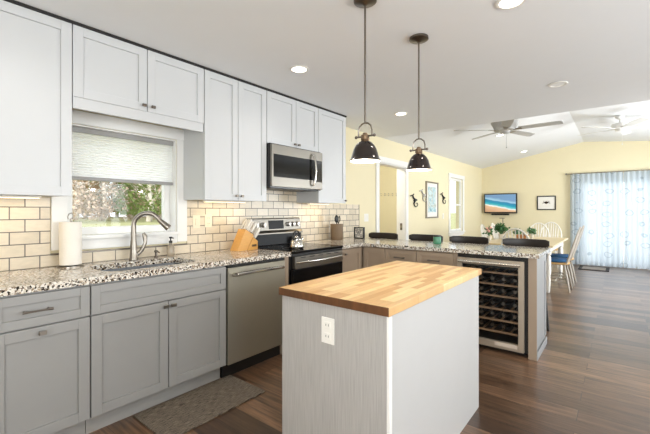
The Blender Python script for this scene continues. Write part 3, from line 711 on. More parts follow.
# ------------------------------------------------------------------ counter things
# knife block
KX, KY = .19, 2.235
r = empty('knife_block', (KX, KY, .914), 'light wooden knife block holding white-handled knives', 'knife block')
B().prism([(KY-.125, .9145), (KY-.012, .9145), (KY+.068, 1.055), (KY-.028, 1.112)], 'x', KX-.055, KX+.055).build('block', 'blockw', r, .003)
B().prism([(KY-.008, .9145), (KY+.118, .9145), (KY+.118, .995), (KY+.062, 1.036)], 'x', KX-.054, KX+.054).build('block_step', 'blockw', r, .003)
B().box(KX+.0551, KX+.0565, KY+.045, KY+.10, .945, .965).build('badge', 'brass', r)
kn = None
dv = Vector((0, .58, .81)).normalized()
q0 = Vector((0, KY-.017, 1.103))
spots = [(KX-.036, KY-.012, 1.103), (KX-.002, KY-.010, 1.102), (KX+.034, KY-.012, 1.103), (KX-.018, KY+.018, 1.085), (KX+.018, KY+.018, 1.085), (KX-.034, KY+.047, 1.068), (KX+.0, KY+.049, 1.066), (KX+.034, KY+.047, 1.068), (KX-.036, KY+.088, 1.018), (KX-.012, KY+.09, 1.016), (KX+.012, KY+.09, 1.016), (KX+.036, KY+.09, 1.016)]
for i, p in enumerate(spots):
    if kn is None:
        kn = empty('kitchen_knife', p, 'white-handled knife standing in the wooden knife block', 'knife', 'knives in the knife block')
        P0 = Vector(p)
        B().tube([P0+dv*.002, P0+dv*.014], [.008, .008], 8).build('bolster', 'steel', kn, smooth=True)
        B().tube([P0+dv*.014, P0+dv*.05, P0+dv*.105, P0+dv*.12], [.011, .013, .0145, .009], 10, flat=.75).build('handle', 'whiteh', kn, smooth=True)
    else:
        c2 = copy_tree(kn); c2.location = p
# kettle
CX, CY = .52, 2.60
r = empty('tea_kettle', (CX, CY, .9198), 'stainless tea kettle with a black handle on the cooktop', 'kettle')
zz = .9198
B().lathe([(0, zz), (.062, zz), (.070, zz+.010), (.070, zz+.03), (.058, zz+.075), (.035, zz+.10), (.024, zz+.105), (.0, zz+.107)], (CX, CY, 0), 28).build('body', 'chrome', r, smooth=True)
B().lathe([(0, zz+.105), (.022, zz+.105), (.018, zz+.116), (.006, zz+.118), (.007, zz+.13), (0, zz+.132)], (CX, CY, 0), 18).build('lid', 'chrome', r, smooth=True)
B().tube([(CX, CY+.045, zz+.06), (CX, CY+.075, zz+.085), (CX, CY+.088, zz+.105)], [.014, .010, .009], 10).build('spout', 'chrome', r, smooth=True)
B().tube([(CX, CY-.045+.002, zz+.09)]+[(CX, CY-.048*math.cos(PI*i/8), zz+.105+.065*math.sin(PI*i/8)) for i in range(0, 9)]+[(CX, CY+.043, zz+.09)], .0085, 10).build('handle', 'black', r, smooth=True)
# jar behind
r = empty('spice_jar', (.15, 3.02, .9198), 'small squat jar with an amber band at the back of the cooktop', 'jar')
B().lathe([(0, zz), (.035, zz), (.037, zz+.01), (.037, zz+.05), (.03, zz+.06), (0, zz+.06)], (.15, 3.02, 0), 20).build('jar_body', 'brass', r, smooth=True)
B().lathe([(0, zz+.06), (.033, zz+.06), (.033, zz+.078), (0, zz+.08)], (.15, 3.02, 0), 20).build('lid', 'soap', r, smooth=True)
# crock
UX_, UY = .14, 3.745
r = empty('utensil_crock', (UX_, UY, .9145), 'round ribbed stone utensil crock at the back of the corner counter', 'crock')
B().lathe([(0, .9145), (.076, .9145), (.080, .92), (.081, 1.10), (.083, 1.115), (.074, 1.115), (.072, .93), (0, .925)], (UX_, UY, 0), 24).build('pot', 'crock', r, smooth=True)
def utensil(p, lean, head, label):
    d = Vector(lean).normalized(); P0 = Vector(p); r = empty('cooking_utensil', p, label, 'utensil')
    B().tube([P0, P0+d*.215], .006, 8).build('shaft', 'black', r, smooth=True)
    if head == 'spoon': B().sphere(P0+d*.245, .045, 14, 8, (.35, .9, 1.1)).build('bowl', 'black', r, smooth=True)
    else:
        b = B()
        for s_ in (-1, -.35, .35, 1):
            b.tube([P0+d*.19+Vector((0, .032*s_*math.sin(PI*t/8), 0))+d*(.10*t/8) for t in range(9)], .003, 6)
        b.build('whisk_wires', 'black', r, smooth=True)
utensil((UX_+.01, UY-.01, .935), (.05, -.10, 1), 'spoon', 'black ladle standing in the utensil crock, left one')
utensil((UX_-.02, UY+.01, .935), (.0, .26, 1), 'whisk', 'black wire whisk leaning right in the utensil crock')
# black frame with white pattern
PX_, PY_ = .235, 4.12
r = empty('napkin_holder', (PX_, PY_, .9145), 'black framed napkin holder with a white pattern in the counter corner', 'napkin holder')
b = B().box(PX_-.075, PX_-.065, PY_-.02, PY_+.02, .9145, 1.065).box(PX_+.065, PX_+.075, PY_-.02, PY_+.02, .9145, 1.065).box(PX_-.065, PX_+.065, PY_-.02, PY_+.02, 1.055, 1.065).box(PX_-.065, PX_+.065, PY_-.02, PY_+.02, .9145, .924)
b.build('frame', 'black', r, .001)
B().box(PX_-.06, PX_+.06, PY_-.012, PY_+.012, .928, 1.048).build('napkins', 'paper', r)
b = B()
for i, (u, w) in enumerate(((-.04, .94), (0, .96), (.04, .94), (-.02, .99), (.02, .99), (-.04, 1.02), (0, 1.03), (.04, 1.02))):
    b.tube([(PX_+u+.015*math.cos(2*PI*j/10), PY_-.021, w+.012+.015*math.sin(2*PI*j/10)) for j in range(10)], .003, 6, close=True)
b.build('scrollwork', 'black', r)
# green jar on the bar
GX, GY = 1.36, 3.98
r = empty('candle_jar', (GX, GY, .9145), 'green glass candle jar with a dark lid on the granite bar', 'candle jar')
B().lathe([(0, .9145), (.040, .9145), (.044, .922), (.044, .985), (.038, .995), (0, .995)], (GX, GY, 0), 24).build('jar_body', 'green', r, smooth=True)
B().lathe([(0, .995), (.043, .995), (.043, 1.012), (0, 1.014)], (GX, GY, 0), 24).build('lid', 'black', r, smooth=True)

# ------------------------------------------------------------------ pendants
def pendant(x, y, label):
    r = empty('pendant_light', (x, y, 2.44), label, 'pendant light')
    B().lathe([(0, 2.4395), (.062, 2.4395), (.063, 2.425), (.052, 2.418), (.018, 2.413), (.008, 2.405), (0, 2.405)], (x, y, 0), 28).build('canopy', 'pewter', r, smooth=True)
    B().tube([(x, y, 2.41), (x, y, 1.762)], .0055, 10).build('rod', 'pewter', r, smooth=True)
    b = B().tube([(x-.043, y, 1.685), (x-.043, y, 1.72), (x-.036, y, 1.745), (x-.018, y, 1.76), (x, y, 1.764), (x+.018, y, 1.76), (x+.036, y, 1.745), (x+.043, y, 1.72), (x+.043, y, 1.685)], .0045, 8)
    b.tube([(x-.056, y, 1.69), (x+.056, y, 1.69)], .005, 8)
    for s_ in (-1, 1): b.sphere((x+s_*.058, y, 1.69), .009, 10, 6)
    b.build('yoke', 'pewter', r, smooth=True)
    B().lathe([(0, 1.708), (.012, 1.708), (.014, 1.70), (.022, 1.696), (.024, 1.672), (.021, 1.668), (.023, 1.664), (.026, 1.660), (.024, 1.657)], (x, y, 0), 20).build('socket_cap', 'brass', r, smooth=True)
    prof = [(.024, 1.662), (.035, 1.657), (.050, 1.642), (.063, 1.618), (.072, 1.588), (.079, 1.565), (.084, 1.561), (.085, 1.555)]
    o = B().lathe(prof, (x, y, 0), 36).build('shade', 'bronze', r, smooth=True)
    B().lathe([(a-.003, h-.0015) for a, h in prof], (x, y, 0), 36).build('shade_lining', 'inner', o, smooth=True)
    bu = B().sphere((x, y, 1.595), .030, 14, 10, (1, 1, 1.15)).build('bulb', 'bulb', r, smooth=True)
    l = bpy.data.lights.new('pendant_lamp', 'POINT'); l.energy = 4; l.color = (1, .85, .65); l.shadow_soft_size = .03
    o = bpy.data.objects.new('pendant_lamp', l); COL.objects.link(o); o.parent = r; o.location = (0, 0, 1.553-2.44)
pendant(1.850, 1.73, 'dark bronze dome pendant light over the near end of the island')
pendant(1.890, 2.33, 'dark bronze dome pendant light over the far end of the island')

# ------------------------------------------------------------------ downlights
def downlight(x, y, z, tilt, label, on=True, e=14, group=None):
    r = empty('recessed_light', (x, y, z), label, 'ceiling light', group)
    R = Matrix.Rotation(tilt, 4, 'Y')
    def turn(b):
        b.v = [Vector((x, y, z))+R @ (q_-Vector((x, y, z))) for q_ in b.v]; return b
    turn(B().lathe([(.058, z-.001), (.078, z-.001), (.078, z-.004), (.074, z-.008), (.060, z-.008), (.058, z-.003)], (x, y, 0), 32)).build('trim_ring', 'white', r, smooth=True)
    turn(B().lathe([(.001, z-.004), (.058, z-.003)], (x, y, 0), 32)).build('lens', 'led' if on else 'ledoff', r)
    if on:
        l = bpy.data.lights.new('downlight_lamp', 'SPOT'); l.energy = e; l.color = (1, .97, .93); l.spot_size = math.radians(150); l.spot_blend = .8; l.shadow_soft_size = .06
        o = bpy.data.objects.new('downlight_lamp', l); COL.objects.link(o); o.parent = r; o.location = (0, 0, -.015)
downlight(.90, 2.225, 2.44, 0, 'lit recessed ceiling light nearest the wall cabinets')
downlight(.914, 3.986, 2.44, 0, 'lit recessed ceiling light behind the two pendants')
downlight(2.467, 2.249, 2.44, 0, 'lit recessed ceiling light at the top edge above the island')
downlight(2.50, 3.966, 2.44, 0, 'dim recessed ceiling light in the kitchen ceiling before the fans', False)
sl = math.atan((RZ-2.44)/RX)
for (x, y, lb) in ((1.218, 7.351, 'recessed light in the sloped dining ceiling beside the nearer fan'), (1.195, 9.70, 'recessed light in the sloped dining ceiling nearest the far wall')):
    downlight(x, y, 2.44+x*(RZ-2.44)/RX, -sl, lb, True, 8)
# unseen downlights added behind the viewer to brighten the kitchen
downlight(.9, .45, 2.44, 0, 'added unseen recessed light above the left end of the sink counter')
downlight(2.5, .45, 2.44, 0, 'added unseen recessed light overhead where the viewer stands')
l = bpy.data.lights.new('hall_fill', 'POINT'); l.energy = 30; l.color = (1, .97, .92); l.shadow_soft_size = .12
o = bpy.data.objects.new('hall_fill', l); COL.objects.link(o); o.location = (-.6, 4.9, 2.25)  # unseen point light added to brighten the hallway, no fitting

# ------------------------------------------------------------------ ceiling fans
def fan(x, y, zc, drop, m, rot, label, R=.60):
    r = empty('ceiling_fan', (x, y, zc), label, 'ceiling fan')
    zt = zc-drop
    if m == 'fanw':
        B().lathe([(0, zc), (.065, zc), (.06, zc-.03), (.025, zc-.055), (0, zc-.055)], (x, y, 0), 24).build('canopy', m, r, smooth=True)
        B().tube([(x, y, zc-.04), (x, y, zt+.005)], .013, 10).build('downrod', m, r, smooth=True)
        B().lathe([(0, zt+.01), (.05, zt+.005), (.115, zt-.015), (.12, zt-.06), (.10, zt-.085), (.07, zt-.095), (.06, zt-.13), (.0, zt-.135)], (x, y, 0), 28).build('motor_housing', m, r, smooth=True)
    else:
        B().lathe([(0, zc+.05), (.20, zc+.05), (.19, zt+.02), (.16, zt-.04), (.15, zt-.06), (.15, zt-.09), (.08, zt-.10), (.06, zt-.13), (0, zt-.135)], (x, y, 0), 28).build('motor_housing', m, r, smooth=True)
    zb = zt-.082
    for k in range(5):
        a = rot+2*PI*k/5; ca, sa = math.cos(a), math.sin(a)
        def T(u, w, h): return (x+u*ca-w*sa, y+u*sa+w*ca, h)
        b = B(); secs = []
        for u, hw in ((.19, .045), (.24, .058), (.45, .066), (R-.04, .066), (R-.01, .05), (R, .025)):
            secs.append([T(u, -hw, zb+.010), T(u, hw, zb-.010), T(u, hw, zb-.004), T(u, -hw, zb+.016)])
        bl = b.rings(secs).build('blade', m, r)
        B().rings([[T(.10, -.02, zb-.012), T(.10, .02, zb-.014), T(.10, .02, zb-.004), T(.10, -.02, zb-.002)], [T(.23, -.035, zb+.0), T(.23, .035, zb-.013), T(.23, .035, zb-.009), T(.23, -.035, zb+.005)]]).build('blade_iron', 'nickel' if m == 'fan' else m, bl)
    B().tube([(x+.03, y-.03, zt-.13), (x+.03, y-.03, zt-.34)], .0025, 6).sphere((x+.03, y-.03, zt-.35), .010, 8, 6).build('pull_chain', m, r)
fan(1.60, 6.0, 2.44+1.60*(RZ-2.44)/RX-.03, .16, 'fan', -.03, 'flush ceiling fan nearest the kitchen, shade put into its grey', R=.74)
fan(2.95, 7.75, 2.84, .12, 'fanw', .15, 'white ceiling fan on a short rod near the glass doors', R=.66)

# ------------------------------------------------------------------ wall things, dining side
YT = L-.10
r = empty('television', (.485, YT, 1.2), 'flat television on the far wall showing a beach', 'television')
B().box(.08, .89, YT, YT+.05, 1.215, 1.738).build('casing', 'black', r, .006)
B().box(.108, .862, YT-.002, YT+.004, 1.25, 1.712).build('screen', 'tvpic', r)
B().box(.40, .57, YT+.05, L, 1.38, 1.56).build('wall_mount', 'black', r)
one(B().box(.27, .70, YT-.02, YT+.06, 1.165, 1.208), 'sound_bar', 'black', 'narrow black box hanging just under the television', 'speaker', bevel=.008)
r = empty('picture_frame', (1.53, L, 1.48), 'small black framed picture on the far wall beside the curtains', 'picture')
b = B().box(1.327, 1.352, L-.025, L, 1.30, 1.655).box(1.711, 1.736, L-.025, L, 1.30, 1.655).box(1.352, 1.711, L-.025, L, 1.30, 1.325).box(1.352, 1.711, L-.025, L, 1.63, 1.655)
b.build('frame', 'black', r, .002)
B().box(1.352, 1.711, L-.012, L-.002, 1.325, 1.63).build('mat_board', 'white', r)
b = B().sphere((1.53, L-.013, 1.485), .04, 12, 6, (1, .08, .8))
for s_ in (-1, 1):
    for k in range(3): b.tube([(1.53+s_*.03, L-.0135, 1.485), (1.53+s_*(.065+.01*k), L-.0135, 1.53-.035*k)], .004, 6)
b.build('motif', 'bronze', r)
r = empty('wall_art', (0, 7.08, 1.5), 'tall framed blue and grey coastal print on the left wall', 'picture')
b = B().box(0, .03, 6.80, 6.825, 1.135, 1.86).box(0, .03, 7.37, 7.395, 1.135, 1.86).box(0, .03, 6.825, 7.37, 1.135, 1.16).box(0, .03, 6.825, 7.37, 1.835, 1.86)
b.build('frame', 'nickel', r, .002); B().box(.001, .012, 6.825, 7.37, 1.16, 1.835).build('mat_board', 'white', r); B().box(.0125, .016, 6.90, 7.295, 1.25, 1.76).build('print', 'coast', r)
def seahorse(y, z, s, m, label):
    r = empty('wall_ornament', (.0, y, z), label, 'wall ornament')
    def p(u, w): return (.018, y+u*s*1.7, z+w*s)
    body = [(-.02, .16), (-.05, .12), (-.03, .07), (.02, .03), (.02, -.02), (-.01, -.07), (0, -.12), (.05, -.155), (.10, -.14), (.12, -.09), (.09, -.055), (.06, -.075)]
    B().tube([p(*q_) for q_ in body], [q_*s*.75 for q_ in (.018, .022, .026, .034, .034, .024, .018, .015, .013, .012, .010, .008)], 8).build('body', m, r, smooth=True)
    B().tube([p(-.05, .125), p(-.10, .115), p(-.13, .105)], [.018*s, .012*s, .010*s], 8).build('snout', m, r, smooth=True)
    B().rings([[p(.03, .05), p(.09, .03), p(.085, -.01), p(.04, -.01)], [(.026, *p(.03, .05)[1:]), (.026, *p(.09, .03)[1:]), (.026, *p(.085, -.01)[1:]), (.026, *p(.04, -.01)[1:])]]).build('fin', m, r)
    B().tube([(0, y, z), (.018, y, z)], .008, 8).build('hanger', m, r)
seahorse(6.27, 1.47, .74, 'black', 'black curled wall ornament left of the coastal print, the lower one')
seahorse(6.66, 1.575, .74, 'fan', 'pale curled wall ornament just left of the coastal print')
seahorse(7.68, 1.55, .74, 'black', 'black curled wall ornament right of the coastal print')
r = empty('coat_rack', (-.83, 6.9, 1.63), 'white hook rail on the hallway wall seen through the doorway', 'hook rail')
B().box(-1.06, -.62, 6.885, 6.899, 1.61, 1.66).build('rail', 'hall', r, .002)
for i in range(5):
    x = -1.02+i*.09
    B().tube([(x, 6.885, 1.645), (x, 6.85, 1.64), (x, 6.845, 1.655)], .006, 6).tube([(x, 6.885, 1.62), (x, 6.86, 1.595), (x, 6.845, 1.615)], .005, 6).build('hook', 'fan', r, smooth=True)

# curtains
def curtain(x0, x1, seed, label):
    rnd = random.Random(seed); n = int((x1-x0)/.012); top, bot = 2.15, .02; rows = 14; b = B(); pts = []
    ph = rnd.random()*6; nf = (x1-x0)/.095
    for j in range(rows+1):
        z = top+(bot-top)*j/rows; row = []
        for i in range(n+1):
            u = i/n; a = .030+.010*math.sin(u*9+seed)
            y = YT+.005+a*math.sin(2*PI*nf*u+ph+.5*math.sin(5*u+seed)+.15*j/rows*math.sin(13*u))+.008*math.sin(31*u+seed)*(j/rows)
            row.append(Vector((x0+(x1-x0)*u+.006*math.sin(17*u)*(j/rows), y, z)))
        pts.append(row)
    for row in pts: b.v += row
    for j in range(rows):
        for i in range(n): a = j*(n+1)+i; b.f.append((a, a+1, a+n+2, a+n+1))
    o = b.build('panel', 'sheer', None, smooth=False)
    for p in o.data.polygons: p.use_smooth = True
    return tag(o, label, 'curtain')
def curt(x0, x1, seed, label):
    o = curtain(x0, x1, seed, label); o.name = 'sheer_curtain'
curt(2.03, 3.015, 1, 'left sheer curtain panel with a pale shell print at the glass doors')
curt(3.03, 4.15, 4, 'right sheer curtain panel with a pale shell print at the glass doors')
r = empty('curtain_rod', (3.1, YT, 2.16), 'thin metal curtain rod above the glass doors', 'curtain rod')
B().tube([(1.97, YT+.005, 2.16), (4.22, YT+.005, 2.16)], .009, 10).build('pole', 'nickel', r, smooth=True)
for x in (1.955, 4.235): B().sphere((x, YT+.005, 2.16), .022, 12, 8).build('finial', 'nickel', r, smooth=True)
for x in (1.99, 4.20): B().tube([(x, L, 2.16), (x, YT+.005, 2.16)], .006, 8).build('bracket', 'nickel', r, smooth=True)
for i in range(17):
    x = 2.06+i*.126
    B().tube([(x, YT+.005+.016*math.cos(2*PI*j/12), 2.16+.016*math.sin(2*PI*j/12)) for j in range(12)], .003, 6, close=True).build('ring', 'nickel', r)

# blind in the sink window
r = empty('window_shade', (-.04, 1.27, 1.5), 'white pleated shade half lowered in the sink window', 'window shade')
B().box(-.065, -.025, .884, 1.650, 1.835, 1.873).build('head_rail', 'base', r, .003)
b = B(); n = 17; zt, zb = 1.835, 1.525; prof = []
for i in range(n*2+1): prof.append((-.036 if i % 2 else -.041, zt+(zb-zt)*i/(n*2)))
for i in range(len(prof)-1):
    (xa, za), (xb, zb_) = prof[i], prof[i+1]; b.quad((xa, .886, za), (xa, 1.648, za), (xb, 1.648, zb_), (xb, .886, zb_))
    
b.build('pleats', 'shade', r)
B().box(-.062, -.026, .885, 1.649, 1.500, 1.525).build('bottom_rail', 'base', r, .003)

# ------------------------------------------------------------------ dining table and chairs
r = empty('dining_table', (1.68, 7.35, 0), 'light wood dining table with white legs behind the peninsula', 'table')
B().box(1.18, 2.18, 6.30, 8.40, .735, .762).build('tabletop', 'tablewood', r, .005)
B().box(1.26, 2.10, 6.38, 6.40, .64, .735).box(1.26, 2.10, 8.30, 8.32, .64, .735).box(1.25, 1.27, 6.38, 8.32, .64, .735).box(2.09, 2.11, 6.38, 8.32, .64, .735).build('apron', 'white', r)
for x, y in ((1.29, 6.42), (2.07, 6.42), (1.29, 8.28), (2.07, 8.28)):
    y_ = y if y > 7 else y+.28
    B().lathe([(.0, 0), (.022, 0), (.026, .03), (.036, .2), (.028, .26), (.04, .30), (.04, .55), (.028, .58), (.045, .60), (.045, .735), (0, .735)], (x, y_, 0), 14).build('leg', 'white', r, smooth=True)

def make_chair(mw='chairw'):
    r = local('windsor_chair', 'x', 'chair')
    s = B(); seat = [(.21*math.copysign(abs(math.cos(a))**.8, math.cos(a)), .20*math.copysign(abs(math.sin(a))**.8, math.sin(a))) for a in [2*PI*i/24 for i in range(24)]]
    s.rings([[(x*.94, y*.94, .425) for x, y in seat], [(x, y, .435) for x, y in seat], [(x, y, .450) for x, y in seat], [(x*.95, y*.95, .457) for x, y in seat]])
    s.build('seat', 'seatwood', r, smooth=True)
    for sx in (-1, 1):
        for sy in (-1, 1):
            top = Vector((sx*.13, sy*.13, .43)); bot = Vector((sx*.20, sy*.21, .0))
            B().tube([bot, bot.lerp(top, .3), bot.lerp(top, .6), bot.lerp(top, .8), top], [.012, .017, .020, .014, .015], 10).build('leg', mw, r, smooth=True)
        B().tube([(sx*.178, -.183, .15), (sx*.178, 0, .15), (sx*.178, .183, .15)], [.008, .014, .008], 8).build('stretcher', mw, r, smooth=True)
    B().tube([(-.178, 0, .15), (0, 0, .15), (.178, 0, .15)], [.008, .014, .008], 8).build('stretcher', mw, r, smooth=True)
    def bk(u, h): return Vector((u, -.165-.30*(h-.45), h))
    hoop = [bk(-.17, .45)]+[bk(-.205*math.cos(PI*i/16), .70+.32*math.sin(PI*i/16)) for i in range(17)]+[bk(.17, .45)]
    B().tube(hoop, .0125, 10).build('hoop', mw, r, smooth=True)
    for i in range(7):
        u = -.135+.045*i; ht = .70+.32*math.sqrt(max(0, 1-(u*1.05/.205)**2))
        B().tube([bk(u*.85, .452), bk(u*.95, .62), bk(u*1.05, ht)], [.008, .011, .006], 8, flat=.8).build('spindle', mw, r, smooth=True)
    return r
proto = make_chair()
pg = make_chair('chairg')
used = {0: False, 1: False}
def place(x, y, rz, label, grey=False, group='windsor chairs around the dining table'):
    k = 1 if grey else 0; src = pg if grey else proto
    if not used[k]: used[k] = True; c = src
    else: c = copy_tree(src)
    c.location = (x, y, 0); c.rotation_euler = (0, 0, rz); c['label'] = label; c['group'] = group; return c
place(2.13, 7.05, PI/2, 'windsor chair with a blue cushion at the right side of the table, nearer one', True)
place(2.13, 7.72, PI/2, 'windsor chair at the right side of the table, farther one', True)
place(1.27, 7.22, -PI/2, 'white windsor chair at the left side of the table, nearer the kitchen')
place(1.27, 7.95, -PI/2, 'white windsor chair at the left side of the table, nearer the far wall')
place(1.76, 6.24, 0, 'white windsor chair at the near head of the table, its arched back to the peninsula')
place(1.62, 8.55, PI, 'white windsor chair at the far head of the table')
place(1.74, 9.42, PI, 'white windsor chair standing behind the far head of the table')
def cushion(x, y, label):
    b = B(); ring = lambda k_, h: [(x+.185*k_*math.copysign(abs(math.cos(a))**.6, math.cos(a)), y+.185*k_*math.copysign(abs(math.sin(a))**.6, math.sin(a)), h) for a in [2*PI*i/20 for i in range(20)]]
    b.rings([ring(.9, .459), ring(1, .475), ring(.97, .495), ring(.8, .505), ring(.1, .500)])
    one(b, 'seat_cushion', 'blue', label, 'cushion', smooth=True, loc=(x, y, .459))
cushion(2.12, 7.05, 'blue seat cushion on the nearer right side chair')
cushion(2.12, 7.72, 'blue seat cushion on the farther right side chair')

# plants and flowers, basket on the table
def plant(x, y, z, n, spread, h, label, pot='pot', leafm='leaf', petals=0, pr=.05, seed=1, ls=.06):
    rnd = random.Random(seed); r = empty('potted_plant' if not petals else 'flower_vase', (x, y, z), label, 'plant' if not petals else 'flowers')
    B().lathe([(0, z), (pr*.75, z), (pr, z+.08), (pr*1.05, z+.09), (pr*.9, z+.09), (pr*.85, z+.075), (0, z+.075)], (x, y, 0), 18).build('pot', pot, r, smooth=True)
    b = B(); st = B(); tips = []
    for i in range(n):
        a = rnd.random()*2*PI; rr_ = spread*math.sqrt(rnd.random()); hh = h*(.45+.55*rnd.random())*(1-.35*(rr_/spread)**2)
        tip = Vector((x+rr_*math.cos(a), y+rr_*math.sin(a), z+.08+hh)); tips.append(tip)
        st.tube([(x+.3*rr_*math.cos(a)*.3, y+.3*rr_*math.sin(a)*.3, z+.075), (x+rr_*.5*math.cos(a), y+rr_*.5*math.sin(a), z+.08+hh*.6), tip], .003, 5)
        for k in range(4):
            c_ = tip+Vector((rnd.uniform(-1, 1), rnd.uniform(-1, 1), rnd.uniform(-1, .6)))*.035; d1 = Vector((rnd.uniform(-1, 1), rnd.uniform(-1, 1), rnd.uniform(-.5, .8))).normalized(); d2 = d1.cross(Vector((rnd.uniform(-1, 1), rnd.uniform(-1, 1), rnd.uniform(-1, 1)))).normalized()
            b.quad(c_, c_+d1*ls*.5+d2*ls*.28, c_+d1*ls, c_+d1*ls*.5-d2*ls*.28)
    st.build('stems', leafm, r); b.build('leaves', leafm, r)
    if petals:
        for i in range(petals):
            t = tips[i]; B().sphere(t+Vector((0, 0, .02)), .032, 10, 6, (1, 1, .7)).build('blossom', 'pink', r, smooth=True)
    return r
plant(1.24, 7.34, .7622, 60, .085, .20, 'bushy green potted plant at the left side of the dining table', seed=3)
plant(1.50, 7.45, .7622, 12, .04, .10, 'small dark green plant in the middle of the dining table', seed=5, pr=.035, ls=.08)
plant(1.66, 7.80, .7622, 8, .04, .08, 'smaller sprig of green leaves near the basket', seed=8, pr=.035, ls=.08)
plant(1.225, 6.60, .7622, 8, .045, .15, 'vase of pink blossoms with dark leaves on the table corner', petals=3, seed=11, pr=.035)
r = empty('wicker_basket', (1.62, 7.20, .7622), 'small reddish wicker basket on the dining table', 'basket')
B().rings([rr(1.54, 1.68, 7.12, 7.28, .02, .7622), rr(1.52, 1.70, 7.10, 7.30, .02, .85), rr(1.53, 1.69, 7.11, 7.29, .02, .85), rr(1.55, 1.67, 7.13, 7.27, .02, .775)]).build('basket_body', 'wicker', r)
B().tube(rr(1.52, 1.70, 7.10, 7.30, .02, .852), .006, 6, close=True).build('rim', 'wicker', r)
# thin stand below the television
r = empty('plant_stand', (.62, 10.2, 0), 'thin dark metal stand with a short crossbar below the television', 'stand')
B().tube([(.62, 10.2, .02), (.62, 10.2, 1.10)], .010, 8).build('pole', 'pewter', r, smooth=True)
B().tube([(.54, 10.2, 1.09), (.66, 10.2, 1.09)], .008, 8).build('crossbar', 'pewter', r, smooth=True)
B().lathe([(0, 0), (.13, 0), (.12, .015), (.02, .03), (0, .03)], (.62, 10.2, 0), 20).build('base', 'pewter', r, smooth=True)

# ------------------------------------------------------------------ bar stools
def make_stool():
    r = local('bar_stool', 'x', 'bar stool')
    b = B().rings([rr(-.20, .20, -.18, .18, .06, .60), rr(-.21, .21, -.19, .19, .07, .62), rr(-.21, .21, -.19, .19, .07, .65), rr(-.17, .17, -.15, .15, .06, .665)]); b.build('seat', 'blackw', r, smooth=True)
    for sx in (-1, 1):
        for sy in (-1, 1):
            B().tube([(sx*.215, sy*.20, 0), (sx*.17, sy*.15, .60)], [.014, .017], 8).build('leg', 'black', r, smooth=True)
        B().tube([(sx*.17, .16, .60), (sx*.19, .20, .75), (sx*.20, .23, .90)], .013, 8).build('back_post', 'black', r, smooth=True)
    B().tube([(-.205, -.19, .2), (.205, -.19, .2)], .010, 8).build('footrest', 'black', r, smooth=True)
    secs = []
    for i in range(13):
        u = -1+2*i/12; x = .228*u; y = .235-.05*u*u; e = 1 if abs(u) < .99 else .6
        secs.append([(x, y-.020*e, .932-.046*e), (x, y+.015*e, .932-.048*e), (x, y+.022*e, .937), (x, y+.015*e, .937+.034*e), (x, y-.018*e, .937+.034*e), (x, y-.026*e, .937)])
    B().rings(secs).build('backrest', 'blackw', r, smooth=True)
    return r
st0 = make_stool(); lbs = ['low-backed dark bar stool nearest the tiled wall', 'low-backed dark bar stool behind the green jar', 'low-backed dark bar stool behind the wine fridge, second from the end', 'low-backed dark bar stool at the open end of the peninsula']
for i, x in enumerate((.345, .975, 1.52, 2.13)):
    c = st0 if i == 0 else copy_tree(st0)
    c.location = (x, 4.37, .0); c['label'] = lbs[i]; c['group'] = 'bar stools along the peninsula'

# ------------------------------------------------------------------ garden beyond the sink window
def make_tree(seed, fol, h=6., nleaf=900, crown=(1.2, 3.6), label='x'):
    rnd = random.Random(seed); r = local('garden_tree', label, 'tree')
    t = B(); x = y = 0; pts = []
    for i in range(7): pts.append((x, y, -.36+h*i/6)); x += rnd.uniform(-.12, .12); y += rnd.uniform(-.12, .12)
    t.tube(pts, [.13*(1-i/8) for i in range(7)], 7).build('trunk', 'bark', r, smooth=True)
    br = B(); lf = B()
    for k in range(22):
        z = rnd.uniform(.2, h*.9); p = Vector(pts[min(6, int((z+.36)/h*6))]); p.z = z; a = rnd.random()*2*PI; ln = rnd.uniform(.6, 1.2)
        e = p+Vector((math.cos(a)*ln, math.sin(a)*ln, rnd.uniform(.2, .9)*ln)); m_ = p.lerp(e, .5)+Vector((0, 0, -.08))
        br.tube([p, m_, e], [.045, .028, .010], 5)
        for _ in range(4):
            e2 = m_+Vector((rnd.uniform(-.5, .5), rnd.uniform(-.5, .5), rnd.uniform(0, .6))); br.tube([m_, e2], [.018, .006], 4)
    br.build('branches', 'bark', r)
    for _ in range(nleaf):
        a = rnd.random()*2*PI; z = h*rnd.random()**1.4; rad = crown[0]*math.sqrt(rnd.random())*(1.1-.3*z/h)
        c_ = Vector((rad*math.cos(a), rad*math.sin(a), z)); s_ = rnd.uniform(.05, .12)
        d1 = Vector((rnd.uniform(-1, 1), rnd.uniform(-1, 1), rnd.uniform(-1, 1))).normalized(); d2 = d1.orthogonal().normalized()
        lf.quad(c_-d1*s_, c_+d2*s_*.6, c_+d1*s_, c_-d2*s_*.6)
    lf.build('foliage', fol, r); return r
kinds = [(make_tree(1, 'fol1', h=4.6, nleaf=2200), 'leafy green tree at the lawn edge seen through the sink window', 'green trees beyond the sink window'),
         (make_tree(2, 'fol3', h=4.6, nleaf=1500), 'nearly bare pale tree at the lawn edge seen through the sink window', 'bare trees beyond the sink window'),
         (make_tree(3, 'fol2', h=4.6, nleaf=3200), 'dense dark evergreen tree seen through the sink window', 'evergreen trees beyond the sink window')]
seen = [False]*3; rnd = random.Random(5)
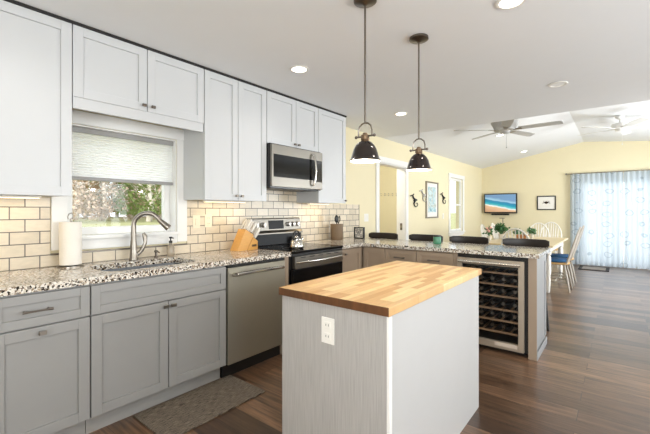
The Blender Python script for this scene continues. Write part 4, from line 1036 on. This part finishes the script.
plots = [(-13, 4.3, 1), (-13, 7.6, 0), (-16.4, 5.9, 1), (-16.4, 9.2, 1), (-19.8, 5.0, 2), (-19.8, 8.3, 1), (-19.8, 11.6, 0), (-23.2, 7.0, 1), (-23.2, 10.3, 2), (-23.2, 13.6, 1), (-26.6, 9.0, 0), (-26.6, 12.4, 1), (-26.6, 15.8, 2), (-30, 10.9, 2), (-30, 14.2, 0), (-30, 17.5, 2)]
for x, y, k in plots:
    src, lb, gp = kinds[k]
    c = src if not seen[k] else copy_tree(src); seen[k] = True
    c.location = (x, y, 1.14 if x > -14 else 1.2); c.rotation_euler = (0, 0, rnd.random()*6); c['label'] = lb; c['group'] = gp

# low shrubs along the bank
sh0 = None; rs = random.Random(21)
for i, (x, y, q_) in enumerate(((-14.7, 5.0, .5), (-14.7, 6.3, .5), (-14.7, 7.6, .5), (-14.7, 9.0, .5), (-18.1, 6.8, .5), (-18.1, 9.6, .5), (-21.5, 9.0, .5), (-21.5, 12.0, .5))):
    if sh0 is None:
        sh0 = local('garden_shrub', 'low dry brown shrub between the trees seen through the sink window', 'shrub', 'shrubs beyond the sink window')
        b = B(); t = B()
        for _ in range(1300):
            a = rs.random()*2*PI; h = rs.random()**.8*1.15; rad = .95*math.sqrt(rs.random())*(1-.45*h); c_ = Vector((rad*math.cos(a), rad*math.sin(a), h)); s_ = rs.uniform(.03, .08)
            d1 = Vector((rs.uniform(-1, 1), rs.uniform(-1, 1), rs.uniform(-1, 1))).normalized(); d2 = d1.orthogonal().normalized(); b.quad(c_-d1*s_, c_+d2*s_*.6, c_+d1*s_, c_-d2*s_*.6)
        for k in range(14):
            a = k*2*PI/14; t.tube([(0, 0, -.15), (.25*math.cos(a), .25*math.sin(a), .5), (.6*math.cos(a), .6*math.sin(a), 1.0)], [.02, .014, .005], 5)
        t.build('stems', 'bark', sh0); b.build('foliage', 'fol3', sh0); c = sh0
    else: c = copy_tree(sh0)
    c.location = (x, y, .66 if x > -14 else .86); c.rotation_euler = (0, 0, i*1.3); c.scale = (q_, q_, q_)
